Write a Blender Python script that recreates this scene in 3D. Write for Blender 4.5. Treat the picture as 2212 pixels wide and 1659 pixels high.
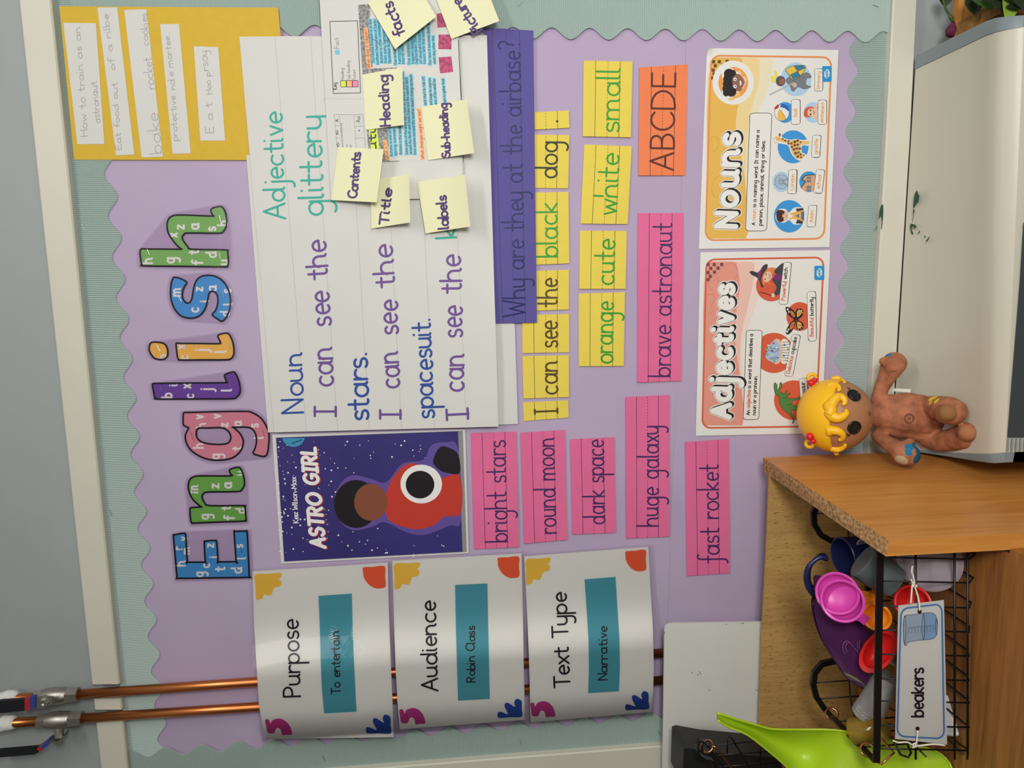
import bpy, bmesh, math, random
from mathutils import Vector, Matrix
from mathutils.geometry import tessellate_polygon
random.seed(7)
for o in list(bpy.data.objects): bpy.data.objects.remove(o, do_unlink=True)
sc = bpy.context.scene
COL = sc.collection
# ------------------------------------------------------------------ camera
W, H, F = 2212, 1659, 1650.0
EYE = Vector((0, -1.1838, 1.5))
ROT = Matrix(((-0.01471, 0.98781, 0.15499), (-0.09531, 0.15291, -0.98363), (-0.99534, -0.02924, 0.0919)))
cam = bpy.data.cameras.new('camera'); cam.sensor_width = 36; cam.lens = F / W * 36; cam.clip_start = .02
co = bpy.data.objects.new('camera', cam); COL.objects.link(co)
co.matrix_world = Matrix.Translation(EYE) @ ROT.to_4x4()
sc.camera = co
# ------------------------------------------------------------------ light
sc.view_settings.view_transform = 'Standard'; sc.view_settings.look = 'None'
sc.cycles.transparent_max_bounces = 24
sc.view_settings.exposure = 0.0; sc.view_settings.gamma = 1; sc.view_settings.use_curve_mapping = False
wd = bpy.data.worlds.new('room'); sc.world = wd; wd.use_nodes = True
bg = wd.node_tree.nodes['Background']; bg.inputs[0].default_value = (1, .99, .97, 1); bg.inputs[1].default_value = .06
def area(loc, target, sx, sy, power, col):
    l = bpy.data.lights.new('ceiling_or_fill_light', 'AREA'); l.shape = 'RECTANGLE'; l.size = sx; l.size_y = sy; l.energy = power; l.color = col
    o = bpy.data.objects.new('ceiling_or_fill_light', l); COL.objects.link(o); o.location = loc
    o.rotation_euler = (Vector(target) - Vector(loc)).to_track_quat('-Z', 'Y').to_euler()
    return o
WARM = (1, .985, .95)
area((.75, -1.45, 2.7), (.2, -.1, 1.0), 1.25, .14, 13, WARM)
area((.3, -2.9, 2.3), (.1, 0, 1.0), 1.3, .5, 6, WARM)
area((1.5, -1.5, .9), (0, 0, 1.0), 1.0, 1.0, 7, WARM)  # window-like fill added low on the right, so brightness falls off leftwards
area((.34, -1.4, 1.4), (.05, 0, 1.0), .3, .3, 13, WARM)  # small fill panel added just behind the camera, not a ceiling lamp
# ------------------------------------------------------------------ helpers
def lin(c): return tuple((v/255/12.92 if v/255 <= .04045 else ((v/255+.055)/1.055)**2.4) for v in c)
def at(x, y, d):
    """the point seen at photo pixel (x, y), d millimetres in front of the board"""
    v = ROT @ Vector(((x-W/2)/F, -(y-H/2)/F, -1.0))
    t = (-d/1000 - EYE.y) / v.y
    return EYE + v*t
def px(P):
    c = ROT.transposed() @ (Vector(P)-EYE)
    return (W/2 + F*c.x/-c.z, H/2 - F*c.y/-c.z)
MATS = {}
def mat(name, rgb, rough=.6, spec=.5, metal=0., noise=0., nscale=40, bump=0., bscale=200, coat=0., alpha=1., trans=0., ior=1.45, emis=None, stretch=None):
    if name in MATS: return MATS[name]
    m = bpy.data.materials.new(name); m.use_nodes = True; nt = m.node_tree; b = nt.nodes['Principled BSDF']
    c = lin(rgb)
    b.inputs['Base Color'].default_value = (*c, 1); b.inputs['Roughness'].default_value = rough
    b.inputs['Specular IOR Level'].default_value = spec; b.inputs['Metallic'].default_value = metal
    b.inputs['Coat Weight'].default_value = coat; b.inputs['Coat Roughness'].default_value = .08
    b.inputs['Alpha'].default_value = alpha; b.inputs['Transmission Weight'].default_value = trans; b.inputs['IOR'].default_value = ior
    tc = nt.nodes.new('ShaderNodeTexCoord'); mp = nt.nodes.new('ShaderNodeMapping'); nt.links.new(tc.outputs['Object'], mp.inputs[0])
    if stretch: mp.inputs['Scale'].default_value = stretch
    if noise:
        n = nt.nodes.new('ShaderNodeTexNoise'); n.inputs['Scale'].default_value = nscale; n.inputs['Detail'].default_value = 5
        nt.links.new(mp.outputs[0], n.inputs['Vector'])
        r = nt.nodes.new('ShaderNodeValToRGB'); r.color_ramp.elements[0].position = .3; r.color_ramp.elements[1].position = .7
        r.color_ramp.elements[0].color = (*[v*(1-noise) for v in c], 1); r.color_ramp.elements[1].color = (*[min(1, v*(1+noise*.6)) for v in c], 1)
        nt.links.new(n.outputs['Fac'], r.inputs[0]); nt.links.new(r.outputs[0], b.inputs['Base Color'])
    if bump:
        n = nt.nodes.new('ShaderNodeTexNoise'); n.inputs['Scale'].default_value = bscale; n.inputs['Detail'].default_value = 3
        nt.links.new(mp.outputs[0], n.inputs['Vector'])
        bp = nt.nodes.new('ShaderNodeBump'); bp.inputs['Strength'].default_value = bump; bp.inputs['Distance'].default_value = .002
        nt.links.new(n.outputs['Fac'], bp.inputs['Height']); nt.links.new(bp.outputs[0], b.inputs['Normal'])
    MATS[name] = m; return m
def film(name, tint=(255, 255, 255), gloss=.1, ior=1.45, rough=.06, wave=0., fac=None):
    if name in MATS: return MATS[name]
    m = bpy.data.materials.new(name); m.use_nodes = True; nt = m.node_tree; nt.nodes.clear()
    out = nt.nodes.new('ShaderNodeOutputMaterial'); mx = nt.nodes.new('ShaderNodeMixShader')
    t = nt.nodes.new('ShaderNodeBsdfTransparent'); t.inputs[0].default_value = (*lin(tint), 1)
    g = nt.nodes.new('ShaderNodeBsdfGlossy'); g.inputs['Roughness'].default_value = rough
    fr = nt.nodes.new('ShaderNodeFresnel'); fr.inputs[0].default_value = ior
    if wave:
        tc = nt.nodes.new('ShaderNodeTexCoord'); n = nt.nodes.new('ShaderNodeTexNoise'); n.inputs['Scale'].default_value = 22; n.inputs['Detail'].default_value = 4
        nt.links.new(tc.outputs['Object'], n.inputs['Vector'])
        bp = nt.nodes.new('ShaderNodeBump'); bp.inputs['Strength'].default_value = wave; bp.inputs['Distance'].default_value = .003
        nt.links.new(n.outputs['Fac'], bp.inputs['Height']); nt.links.new(bp.outputs[0], g.inputs['Normal'])
    if fac is None: nt.links.new(fr.outputs[0], mx.inputs[0])
    else: mx.inputs[0].default_value = fac
    nt.links.new(t.outputs[0], mx.inputs[1]); nt.links.new(g.outputs[0], mx.inputs[2]); nt.links.new(mx.outputs[0], out.inputs[0])
    MATS[name] = m; return m
def wood(name, c1, c2, along, scale=6, fine=60, rough=.45, dash=0.):
    """procedural wood, grain running along axis 0/1/2"""
    m = bpy.data.materials.new(name); m.use_nodes = True; nt = m.node_tree; b = nt.nodes['Principled BSDF']; L = nt.links.new
    tc = nt.nodes.new('ShaderNodeTexCoord'); mp = nt.nodes.new('ShaderNodeMapping'); L(tc.outputs['Object'], mp.inputs[0])
    s = [1, 1, 1]; s[along] = .07; mp.inputs['Scale'].default_value = s
    n = nt.nodes.new('ShaderNodeTexNoise'); n.inputs['Scale'].default_value = scale*6; n.inputs['Detail'].default_value = 6; n.inputs['Distortion'].default_value = .6
    n2 = nt.nodes.new('ShaderNodeTexNoise'); n2.inputs['Scale'].default_value = fine*6; n2.inputs['Detail'].default_value = 3
    L(mp.outputs[0], n.inputs['Vector']); L(mp.outputs[0], n2.inputs['Vector'])
    a = nt.nodes.new('ShaderNodeMath'); a.operation = 'MULTIPLY_ADD'; a.inputs[1].default_value = .5
    L(n2.outputs['Fac'], a.inputs[0]); h = nt.nodes.new('ShaderNodeMath'); h.operation = 'MULTIPLY'; h.inputs[1].default_value = .55
    L(n.outputs['Fac'], h.inputs[0]); L(h.outputs[0], a.inputs[2])
    r = nt.nodes.new('ShaderNodeValToRGB'); r.color_ramp.elements[0].position = .36; r.color_ramp.elements[1].position = .66
    r.color_ramp.elements[0].color = (*lin(c2), 1); r.color_ramp.elements[1].color = (*lin(c1), 1)
    L(a.outputs[0], r.inputs[0]); col = r.outputs[0]
    if dash:
        mp2 = nt.nodes.new('ShaderNodeMapping'); L(tc.outputs['Object'], mp2.inputs[0]); s2 = [1, 1, 1]; s2[along] = .16; mp2.inputs['Scale'].default_value = s2
        n3 = nt.nodes.new('ShaderNodeTexNoise'); n3.inputs['Scale'].default_value = 620; n3.inputs['Detail'].default_value = 1; L(mp2.outputs[0], n3.inputs['Vector'])
        r3 = nt.nodes.new('ShaderNodeValToRGB'); r3.color_ramp.elements[0].position = .64; r3.color_ramp.elements[1].position = .7
        r3.color_ramp.elements[0].color = (0, 0, 0, 1); r3.color_ramp.elements[1].color = (dash, dash, dash, 1); L(n3.outputs['Fac'], r3.inputs[0])
        mx = nt.nodes.new('ShaderNodeMix'); mx.data_type = 'RGBA'; L(r3.outputs[0], mx.inputs[0]); L(col, mx.inputs[6]); mx.inputs[7].default_value = (*[v*.45 for v in lin(c2)], 1); col = mx.outputs[2]
    L(col, b.inputs['Base Color']); b.inputs['Roughness'].default_value = rough
    MATS[name] = m; return m
class MB:
    """collects geometry in world space and links it as one mesh object"""
    def __init__(s): s.v = []; s.f = []; s.m = []
    def add(s, vs, fs, mi=0):
        o = len(s.v); s.v += [Vector(p) for p in vs]; s.f += [tuple(i+o for i in f) for f in fs]; s.m += [mi]*len(fs)
    def grid(s, rows, mi=0, closed=False):
        n = len(rows[0]); vs = [p for r in rows for p in r]; fs = []
        for i in range(len(rows)-1):
            for j in range(n if closed else n-1):
                k = (j+1) % n; fs.append((i*n+j, i*n+k, (i+1)*n+k, (i+1)*n+j))
        s.add(vs, fs, mi)
    def box(s, a, b, mi=0):
        x0, y0, z0 = a; x1, y1, z1 = b
        s.add([(x0,y0,z0),(x1,y0,z0),(x1,y1,z0),(x0,y1,z0),(x0,y0,z1),(x1,y0,z1),(x1,y1,z1),(x0,y1,z1)],
              [(0,3,2,1),(4,5,6,7),(0,1,5,4),(1,2,6,5),(2,3,7,6),(3,0,4,7)], mi)
    def prism(s, front, back, mi=0):
        n = len(front); vs = list(front)+list(back)
        s.add(vs, [tuple(range(n)), tuple(range(2*n-1, n-1, -1))]+[(i, i+n, (i+1) % n+n, (i+1) % n) for i in range(n)], mi)
    def tube(s, pts, r, mi=0, n=8, cap=True, flat=None, up=None):
        """round tube along pts; r a number or one per point; flat=(a,b) gives a flat bar"""
        pts = [Vector(p) for p in pts]; N = len(pts); rr = r if isinstance(r, (list, tuple)) else [r]*N
        rows = []; u = None
        for i, p in enumerate(pts):
            t = (pts[min(i+1, N-1)]-pts[max(i-1, 0)]).normalized()
            if up is not None: u = Vector(up)
            elif u is None: u = Vector((0, 0, 1)) if abs(t.z) < .9 else Vector((1, 0, 0))
            u = (u-t*u.dot(t)).normalized(); w = t.cross(u)
            if flat: a, b = flat; rows.append([p+u*a+w*b, p-u*a+w*b, p-u*a-w*b, p+u*a-w*b])
            else: rows.append([p+(u*math.cos(q)+w*math.sin(q))*rr[i] for q in [2*math.pi*k/n for k in range(n)]])
        s.grid(rows, mi, True)
        if cap:
            o = len(s.v); m = len(rows[0]); tot = m*N
            s.f.append(tuple(range(o-tot+m-1, o-tot-1, -1))); s.m.append(mi); s.f.append(tuple(range(o-m, o))); s.m.append(mi)
    def lathe(s, o, ax, prof, mi=0, n=32, ref=None):
        o = Vector(o); ax = Vector(ax).normalized(); u = Vector(ref) if ref else (Vector((0, 0, 1)) if abs(ax.z) < .9 else Vector((1, 0, 0)))
        u = (u-ax*u.dot(ax)).normalized(); w = ax.cross(u)
        s.grid([[o+ax*t+(u*math.cos(q)+w*math.sin(q))*r for q in [2*math.pi*k/n for k in range(n)]] for t, r in prof], mi, True)
    def ball(s, c, r, mi=0, nu=20, nv=12, axes=None):
        c = Vector(c); r = r if isinstance(r, (tuple, list)) else (r, r, r); A = axes or (Vector((1,0,0)), Vector((0,1,0)), Vector((0,0,1)))
        rows = []
        for i in range(nv+1):
            ph = math.pi*i/nv
            rows.append([c+A[0]*(r[0]*math.sin(ph)*math.cos(q))+A[1]*(r[1]*math.sin(ph)*math.sin(q))+A[2]*(r[2]*math.cos(ph)) for q in [2*math.pi*k/nu for k in range(nu)]])
        s.grid(rows, mi, True)
    def build(s, name, mats, parent=None, loc=None, smooth=False, **props):
        if not isinstance(mats, (list, tuple)): mats = [mats]
        if parent is not None: o0 = base(parent)
        elif loc is not None: o0 = Vector(loc)
        else:
            lo = Vector([min(p[i] for p in s.v) for i in range(3)]); hi = Vector([max(p[i] for p in s.v) for i in range(3)]); o0 = (lo+hi)/2
        me = bpy.data.meshes.new(name); me.from_pydata([p-o0 for p in s.v], [], s.f)
        for m in mats: me.materials.append(m)
        me.polygons.foreach_set('material_index', s.m)
        if smooth: me.polygons.foreach_set('use_smooth', [True]*len(me.polygons))
        me.update(); o = bpy.data.objects.new(name, me); COL.objects.link(o)
        if parent is None: o.location = o0
        else: o.parent = parent
        if smooth and smooth != 'all':
            bmx = bmesh.new(); bmx.from_mesh(me); bmesh.ops.remove_doubles(bmx, verts=bmx.verts, dist=1e-6)
            for e in bmx.edges:
                if len(e.link_faces) == 2 and e.calc_face_angle(0) > math.radians(40): e.smooth = False
            bmx.to_mesh(me); bmx.free()
        for k, v in props.items(): o[k] = v
        return o
def base(o):
    p = Vector((0, 0, 0))
    while o is not None: p += o.location; o = o.parent
    return p
def thing(name, label, cat, loc, group=None):
    o = bpy.data.objects.new(name, None); COL.objects.link(o); o.empty_display_size = .02; o.location = loc; o['label'] = label; o['category'] = cat
    if group: o['group'] = group
    return o
def T(label, cat, group=None):
    d = dict(label=label, category=cat)
    if group: d['group'] = group
    return d
def pts(s): return [tuple(float(q) for q in t.split(',')) for t in s.split()]
def Zm(ox, oy, s): return lambda t: [(ox+x/s, oy+y/s) for x, y in (pts(t) if isinstance(t, str) else t)]
def sm(P, n=4, closed=True):
    """Catmull-Rom smoothing"""
    N = len(P); out = []
    for i in range(N if closed else N-1):
        g = lambda k: P[k % N] if closed else P[max(0, min(N-1, k))]
        a, b, c, d = g(i-1), g(i), g(i+1), g(i+2)
        for k in range(n):
            t = k/n
            out.append(tuple(.5*(2*b[j]+(c[j]-a[j])*t+(2*a[j]-5*b[j]+4*c[j]-d[j])*t*t+(3*b[j]-a[j]-3*c[j]+d[j])*t**3) for j in range(len(b))))
    if not closed: out.append(P[-1])
    return out
def bil(q, s, t):
    """q = TL, TR, BR, BL; s to the right, t downwards"""
    return tuple((q[0][i]*(1-s)+q[1][i]*s)*(1-t)+(q[3][i]*(1-s)+q[2][i]*s)*t for i in (0, 1))
def ell(cx, cy, rx, ry=None, n=28, rot=0):
    ry = ry or rx; c, s_ = math.cos(rot), math.sin(rot)
    return [(cx+rx*math.cos(a)*c-ry*math.sin(a)*s_, cy+rx*math.cos(a)*s_+ry*math.sin(a)*c) for a in [2*math.pi*k/n for k in range(n)]]
def rrect(q, r=.2, n=5, asp=1.):
    """rounded quad; r = corner radius as a fraction of the side TL-BL"""
    out = []; rs = r*asp
    for (s, t, a0) in ((0, 0, 180), (1, 0, 270), (1, 1, 0), (0, 1, 90)):
        for k in range(n+1):
            a = math.radians(a0+90*k/n); cs = rs if s == 0 else 1-rs; ct = r if t == 0 else 1-r
            out.append(bil(q, cs+rs*math.cos(a), ct+r*math.sin(a)))
    return out
CNT = [0]
LAY = .08   # millimetres between printed layers
def fill(mb, loops, mi, dep, layer=1, cut=None):
    """a printed area: pixel outline(s) laid on a sheet whose depth is dep(x, y)"""
    if not isinstance(loops[0][0], (tuple, list)): loops = [loops]
    fl = [Vector((x, y, 0)) for l in loops for x, y in l]; tri = tessellate_polygon([[Vector((x, y, 0)) for x, y in l] for l in loops])
    if cut:
        bm = bmesh.new(); vs = [bm.verts.new(p) for p in fl]
        for t in tri:
            try: bm.faces.new([vs[i] for i in t])
            except ValueError: pass
        y0 = min(p.y for p in fl); y1 = max(p.y for p in fl); y = math.floor(y0/cut)*cut+cut
        while y < y1:
            bmesh.ops.bisect_plane(bm, geom=bm.verts[:]+bm.edges[:]+bm.faces[:], plane_co=(0, y, 0), plane_no=(0, 1, 0)); y += cut
        bm.verts.index_update(); fl = [v.co.copy() for v in bm.verts]; tri = [[v.index for v in f.verts] for f in bm.faces]; bm.free()
    vs = [at(p.x, p.y, dep(p.x, p.y)+LAY*layer) for p in fl]; fs = []
    for t in tri:
        a, b, c = (vs[i] for i in t[:3]); fs.append(tuple(t) if (b-a).cross(c-a).y < 0 else tuple(reversed(t)))
    mb.add(vs, fs, mi)
def ribbon(mb, P, w, mi, dep, layer=2, closed=False, caps=True):
    """a pen stroke of width w pixels"""
    Q = [P[0]]
    for p in P[1:]:
        if math.hypot(p[0]-Q[-1][0], p[1]-Q[-1][1]) > .15: Q.append(p)
    if closed and math.hypot(Q[0][0]-Q[-1][0], Q[0][1]-Q[-1][1]) < .15: Q.pop()
    h = w/2; N = len(Q); V = []; Fc = []
    def A(x, y): return at(x, y, dep(x, y)+LAY*layer+.0015*(CNT[0] % 30))   # each piece of ink a hair above the last
    def disc(p):
        CNT[0] += 1; n = 8 if w < 6 else 14; o = len(V); V.extend(A(p[0]+h*math.cos(a), p[1]+h*math.sin(a)) for a in [2*math.pi*k/n for k in range(n)]); Fc.append(tuple(range(o+n-1, o-1, -1)))
    if N == 1: disc(Q[0])
    else:
        for i in range(N if closed else N-1):
            a, b = Q[i], Q[(i+1) % N]; l = math.hypot(b[0]-a[0], b[1]-a[1]); nx, ny = -(b[1]-a[1])/l*h, (b[0]-a[0])/l*h; CNT[0] += 1
            o = len(V); V.extend((A(a[0]+nx, a[1]+ny), A(b[0]+nx, b[1]+ny), A(b[0]-nx, b[1]-ny), A(a[0]-nx, a[1]-ny))); Fc.append((o, o+1, o+2, o+3))
        if caps:
            rng = range(N) if w > 2.2 else (0, N-1)
            for i in rng: disc(Q[i])
    # keep faces looking at the camera
    G = []
    for f in Fc:
        a, b, c = V[f[0]], V[f[1]], V[f[2]]; G.append(f if (b-a).cross(c-a).y < 0 else tuple(reversed(f)))
    mb.add(V, G, mi)
def dashes(mb, p, q, w, mi, dep, layer=1, on=3.2, off=3.2):
    l = math.hypot(q[0]-p[0], q[1]-p[1]); t = 0
    while t < l:
        a, b = t/l, min(1, (t+on)/l); ribbon(mb, [(p[0]+(q[0]-p[0])*a, p[1]+(q[1]-p[1])*a), (p[0]+(q[0]-p[0])*b, p[1]+(q[1]-p[1])*b)], w, mi, dep, layer, caps=False); t += on+off
# ------------------------------------------------------------------ a schoolroom hand: strokes, x-height .5, ascender 1
_b = 'A.21,.25,.21,.25,'
GL = {
'a': ('M.42,.42 '+_b+'45,380 M.43,.5 L.43,.1 A.5,.1,.07,.09,180,270', .55), 'b': ('M0,1 L0,0 M0,.25 '+_b+'180,-180', .5),
'c': ('A.22,.25,.22,.25,50,310', .45), 'd': (_b+'0,360 M.43,1 L.43,.1 A.5,.1,.07,.09,180,270', .55), 'e': ('M.04,.25 L.4,.27 A.22,.25,.2,.25,5,310', .46),
'f': ('A.27,.82,.13,.17,40,180 L.14,0 M-.02,.5 L.3,.5', .36), 'F': ('M0,0 L0,1 L.5,1 M0,.52 L.42,.52', .52),
'g': (_b+'0,360 M.43,.5 L.43,-.25 A.22,-.25,.21,.22,0,-130', .52), 'h': ('M0,1 L0,0 M0,.28 A.2,.28,.2,.22,180,0 L.4,.1 A.47,.1,.07,.09,180,270', .52),
'i': ('M0,.5 L0,.1 A.07,.1,.07,.09,180,270 M0,.72 L0,.74', .15), 'j': ('M.1,.5 L.1,-.27 A-.06,-.27,.16,.2,0,-110 M.1,.72 L.1,.74', .2),
'k': ('M0,1 L0,0 M.34,.5 L.03,.23 L.36,0', .42), 'l': ('M0,1 L0,.1 A.08,.1,.08,.09,180,280', .16),
'm': ('M0,.5 L0,0 M0,.3 A.16,.32,.16,.18,180,0 L.32,0 M.32,.3 A.48,.32,.16,.18,180,0 L.64,.08 A.7,.08,.06,.07,180,270', .76),
'n': ('M0,.5 L0,0 M0,.28 A.19,.28,.19,.22,180,0 L.38,.1 A.45,.1,.07,.09,180,270', .5), 'o': ('A.22,.25,.22,.25,90,450', .5),
'p': ('M0,.5 L0,-.45 M0,.25 '+_b+'180,-180', .5), 'q': (_b+'0,360 M.43,.5 L.43,-.45', .52), 'r': ('M0,.5 L0,0 M0,.26 A.19,.28,.19,.21,180,50', .36),
's': ('A.16,.375,.145,.125,30,270 A.16,.125,.165,.125,90,-150', .38), 't': ('M.12,.85 L.12,.12 A.23,.12,.11,.11,180,300 M-.04,.5 L.28,.5', .36),
'u': ('M0,.5 L0,.2 A.19,.2,.19,.19,180,360 M.38,.5 L.38,.1 A.45,.1,.07,.09,180,270', .5), 'v': ('M0,.5 L.17,0 L.34,.5', .4), 'w': ('M0,.5 L.14,0 L.28,.44 L.42,0 L.56,.5', .62),
'x': ('M0,.5 L.34,0 M.34,.5 L0,0', .4), 'y': ('M0,.5 L0,.2 A.19,.2,.19,.19,180,360 M.38,.5 L.38,-.25 A.19,-.25,.19,.2,0,-130', .46), 'z': ('M0,.48 L.34,.48 L0,.02 L.36,.02', .42),
'A': ('M0,0 L.3,1 L.6,0 M.11,.36 L.49,.36', .66), 'B': ('M0,0 L0,1 L.2,1 A.22,.76,.22,.24,90,-90 L0,.52 M.2,.52 A.24,.26,.26,.26,90,-90 L0,0', .56), 'C': ('A.36,.5,.36,.5,45,315', .64),
'D': ('M0,0 L0,1 L.15,1 A.15,.5,.48,.5,90,-90 L0,0', .7), 'E': ('M.46,1 L0,1 L0,0 L.48,0 M0,.52 L.4,.52', .54), 'G': ('A.36,.5,.36,.5,45,320 L.66,.45 L.4,.45', .72), 'H': ('M0,1 L0,0 M.5,1 L.5,0 M0,.52 L.5,.52', .6),
'I': ('M.16,1 L.16,0 M0,1 L.32,1 M0,0 L.32,0', .4), 'J': ('M.3,1 L.3,.25 A.1,.25,.2,.25,0,-140', .4), 'K': ('M0,1 L0,0 M.48,1 L.02,.45 L.5,0', .56), 'L': ('M0,1 L0,0 L.42,0', .48),
'M': ('M0,0 L.06,1 L.36,.25 L.66,1 L.72,0', .8), 'N': ('M0,0 L0,1 L.5,0 L.5,1', .6), 'O': ('A.38,.5,.38,.5,90,450', .82), 'P': ('M0,0 L0,1 L.2,1 A.2,.74,.26,.26,90,-90 L0,.48', .54),
'R': ('M0,0 L0,1 L.2,1 A.2,.74,.26,.26,90,-90 L0,.48 M.2,.48 L.5,0', .58), 'S': ('A.25,.76,.23,.24,35,270 A.25,.27,.25,.27,90,-150', .56), 'T': ('M.28,1 L.28,0 M0,1 L.56,1', .6), 'U': ('M0,1 L0,.3 A.25,.3,.25,.3,180,360 L.5,1', .58),
'W': ('M0,1 L.2,0 L.4,.7 L.6,0 L.8,1', .86), '?': ('A.2,.76,.2,.22,150,-70 L.22,.3 M.22,.02 L.22,.03', .46), '.': ('M0,.02 L0,.03', .14), ',': ('M.04,.05 L-.03,-.12', .14),
'-': ('M0,.27 L.26,.27', .34), '+': ('M0,.3 L.3,.3 M.15,.45 L.15,.15', .38), '2': ('A.22,.74,.22,.25,165,-30 L0,0 L.46,0', .52), '/': ('M0,0 L.3,.9', .36), ' ': ('', .34), "'": ('M0,1 L0,.8', .1), '*': ('M0,.28 L0,.3', .2),
'f2': ('A.27,.82,.13,.17,40,180 L.14,-.25 A0,-.25,.14,.16,0,-110 M-.04,.5 L.3,.5', .36),
}
GC = {}
def glyph(ch):
    if ch in GC: return GC[ch]
    s, w = GL.get(ch, GL['o']); st = []; cur = None
    for tok in s.split():
        v = [float(q) for q in tok[1:].split(',')]
        if tok[0] == 'M': cur = [(v[0], v[1])]; st.append(cur)
        elif tok[0] == 'L': cur.append((v[0], v[1]))
        else:
            n = max(3, int(abs(v[5]-v[4])/24)); A = [(v[0]+v[2]*math.cos(math.radians(v[4]+(v[5]-v[4])*k/n)), v[1]+v[3]*math.sin(math.radians(v[4]+(v[5]-v[4])*k/n))) for k in range(n+1)]
            if cur is None: cur = []; st.append(cur)
            cur += A
    GC[ch] = (st, w); return GC[ch]
def layout(s, xh=.5, track=.06, slant=0., dot=.1):
    """strokes of a string in em units, and its length; s may be a list of (text, ink) runs"""
    runs = s if isinstance(s, list) else [(s, None)]; x = 0; out = []
    for text, ink in runs:
        for ch in text:
            if ch == '|': ch = 'f2'
            st, w = glyph(ch); k = xh/.5 if ch.islower() or ch == 'f2' else 1.
            kx = .55+.45*k
            for P in st:
                Q = []
                for (a, b) in P:
                    if ch in 'ij' and P is st[-1]: b += dot
                    if ch.islower() or ch == 'f2': b = b*k if b <= .5 else xh+(b-.5)*2*(1-xh)
                    Q.append((x+a*kx+slant*b, b))
                out.append((Q, ink))
            x += w*kx+track
    return out, x-track
def txt(mb, s, p0, p1, h, w, mi, dep, layer=3, xh=.5, slant=0., track=.06, wob=0., dot=.1):
    st, L = layout(s, xh, track, slant, dot); dx, dy = p1[0]-p0[0], p1[1]-p0[1]; l = math.hypot(dx, dy); ux, uy = dx/l, dy/l; nx, ny = uy, -ux; sx = l/L
    for P, ink in st:
        jx, jy = random.uniform(-wob, wob), random.uniform(-wob, wob)
        ribbon(mb, [(p0[0]+jx+ux*a*sx+nx*b*h, p0[1]+jy+uy*a*sx+ny*b*h) for a, b in P], w, mi if ink is None else ink, dep, layer)
def sheet(name, mats, q, dep, th=.35, nu=10, nv=8, edges=None, parent=None, extra=None, **props):
    """a sheet of paper or card: pixel corners q = TL, TR, BR, BL, front face dep(x, y) millimetres off the board.
    edges: optional pixel polylines (top, bottom) replacing straight edges"""
    mb = MB()
    def lerp(P, s):
        k = s*(len(P)-1); i = min(int(k), len(P)-2); f = k-i; return (P[i][0]*(1-f)+P[i+1][0]*f, P[i][1]*(1-f)+P[i+1][1]*f)
    fr = []; bk = []
    for j in range(nv+1):
        a = []; b = []
        for i in range(nu+1):
            s, t = i/nu, j/nv
            if edges: u, v = lerp(edges[0], s), lerp(edges[1], s); p = (u[0]*(1-t)+v[0]*t, u[1]*(1-t)+v[1]*t)
            else: p = bil(q, s, t)
            d = dep(*p); P = at(*p, d); a.append(P); b.append(P+Vector((0, th/1000, 0)))
        fr.append(a); bk.append(b)
    n = nu+1; V = [p for r in fr for p in r]+[p for r in bk for p in r]; o = (nv+1)*n; Fc = []
    for j in range(nv):
        for i in range(nu):
            a = j*n+i; Fc.append((a, a+n, a+n+1, a+1)); Fc.append((o+a, o+a+1, o+a+n+1, o+a+n))
    rim = [i for i in range(n)]+[j*n+nu for j in range(1, nv+1)]+[nv*n+i for i in range(nu-1, -1, -1)]+[j*n for j in range(nv-1, 0, -1)]
    for k in range(len(rim)): a, b = rim[k], rim[(k+1) % len(rim)]; Fc.append((a, b, o+b, o+a))
    mb.add(V, Fc, 0)
    if extra: extra(mb)
    return mb.build(name, mats, parent, **props)
flat = lambda d: (lambda x, y: d)
def ink(name, rgb, rough=.5): return mat('ink_'+name, rgb, rough, .3)
def staple(parent, a, b, d, m=None):
    mb = MB(); mb.tube([at(*a, d-.8), at(*a, d+.35), at(*b, d+.35), at(*b, d-.8)], .0003, 0, 6); mb.build('staple', m or STEEL, parent)
STEEL = mat('staple_steel', (150, 150, 150), .3, .5, 1.)
# ------------------------------------------------------------------ the room
WALL = mat('wall_paint', (156, 162, 162), .55, .35, noise=.05, nscale=3, bump=.12, bscale=260)
TRIM = mat('trim_paint', (206, 203, 187), .45, .4, noise=.04, nscale=6, bump=.1, bscale=90)
b0 = MB(); b0.box((-2.6, .008, 0), (2.2, .12, 2.75)); b0.build('wall_back', WALL, kind='structure')
b0 = MB(); b0.box((-2.6, -3.6, -.05), (2.2, .12, 0)); b0.build('floor', mat('floor_vinyl', (120, 118, 112), .5, noise=.1), kind='structure')
b0 = MB(); b0.box((-2.6, -3.6, 2.75), (2.2, .12, 2.8)); b0.build('ceiling', mat('ceiling_paint', (225, 223, 215), .8), kind='structure')
def trim(name, a, b, d0=14, cham=3):
    """a flat painted board: px polylines a (outer), b (inner) at the front face"""
    mb = MB(); rows = []
    for p, q in zip(a, b):
        P, Q = at(*p, d0), at(*q, d0); w = (Q-P).normalized()
        rows.append([Vector((P.x, .008, P.z)), P+Vector((0, .002, 0)), P+w*.002, Q-w*.002, Q+Vector((0, .002, 0)), Vector((Q.x, .008, Q.z))])
    mb.grid(rows); mb.add([p for p in rows[0]], [tuple(range(6))]); mb.add([p for p in rows[-1]], [tuple(range(5, -1, -1))])
    return mb.build(name, TRIM, kind='structure')
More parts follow.
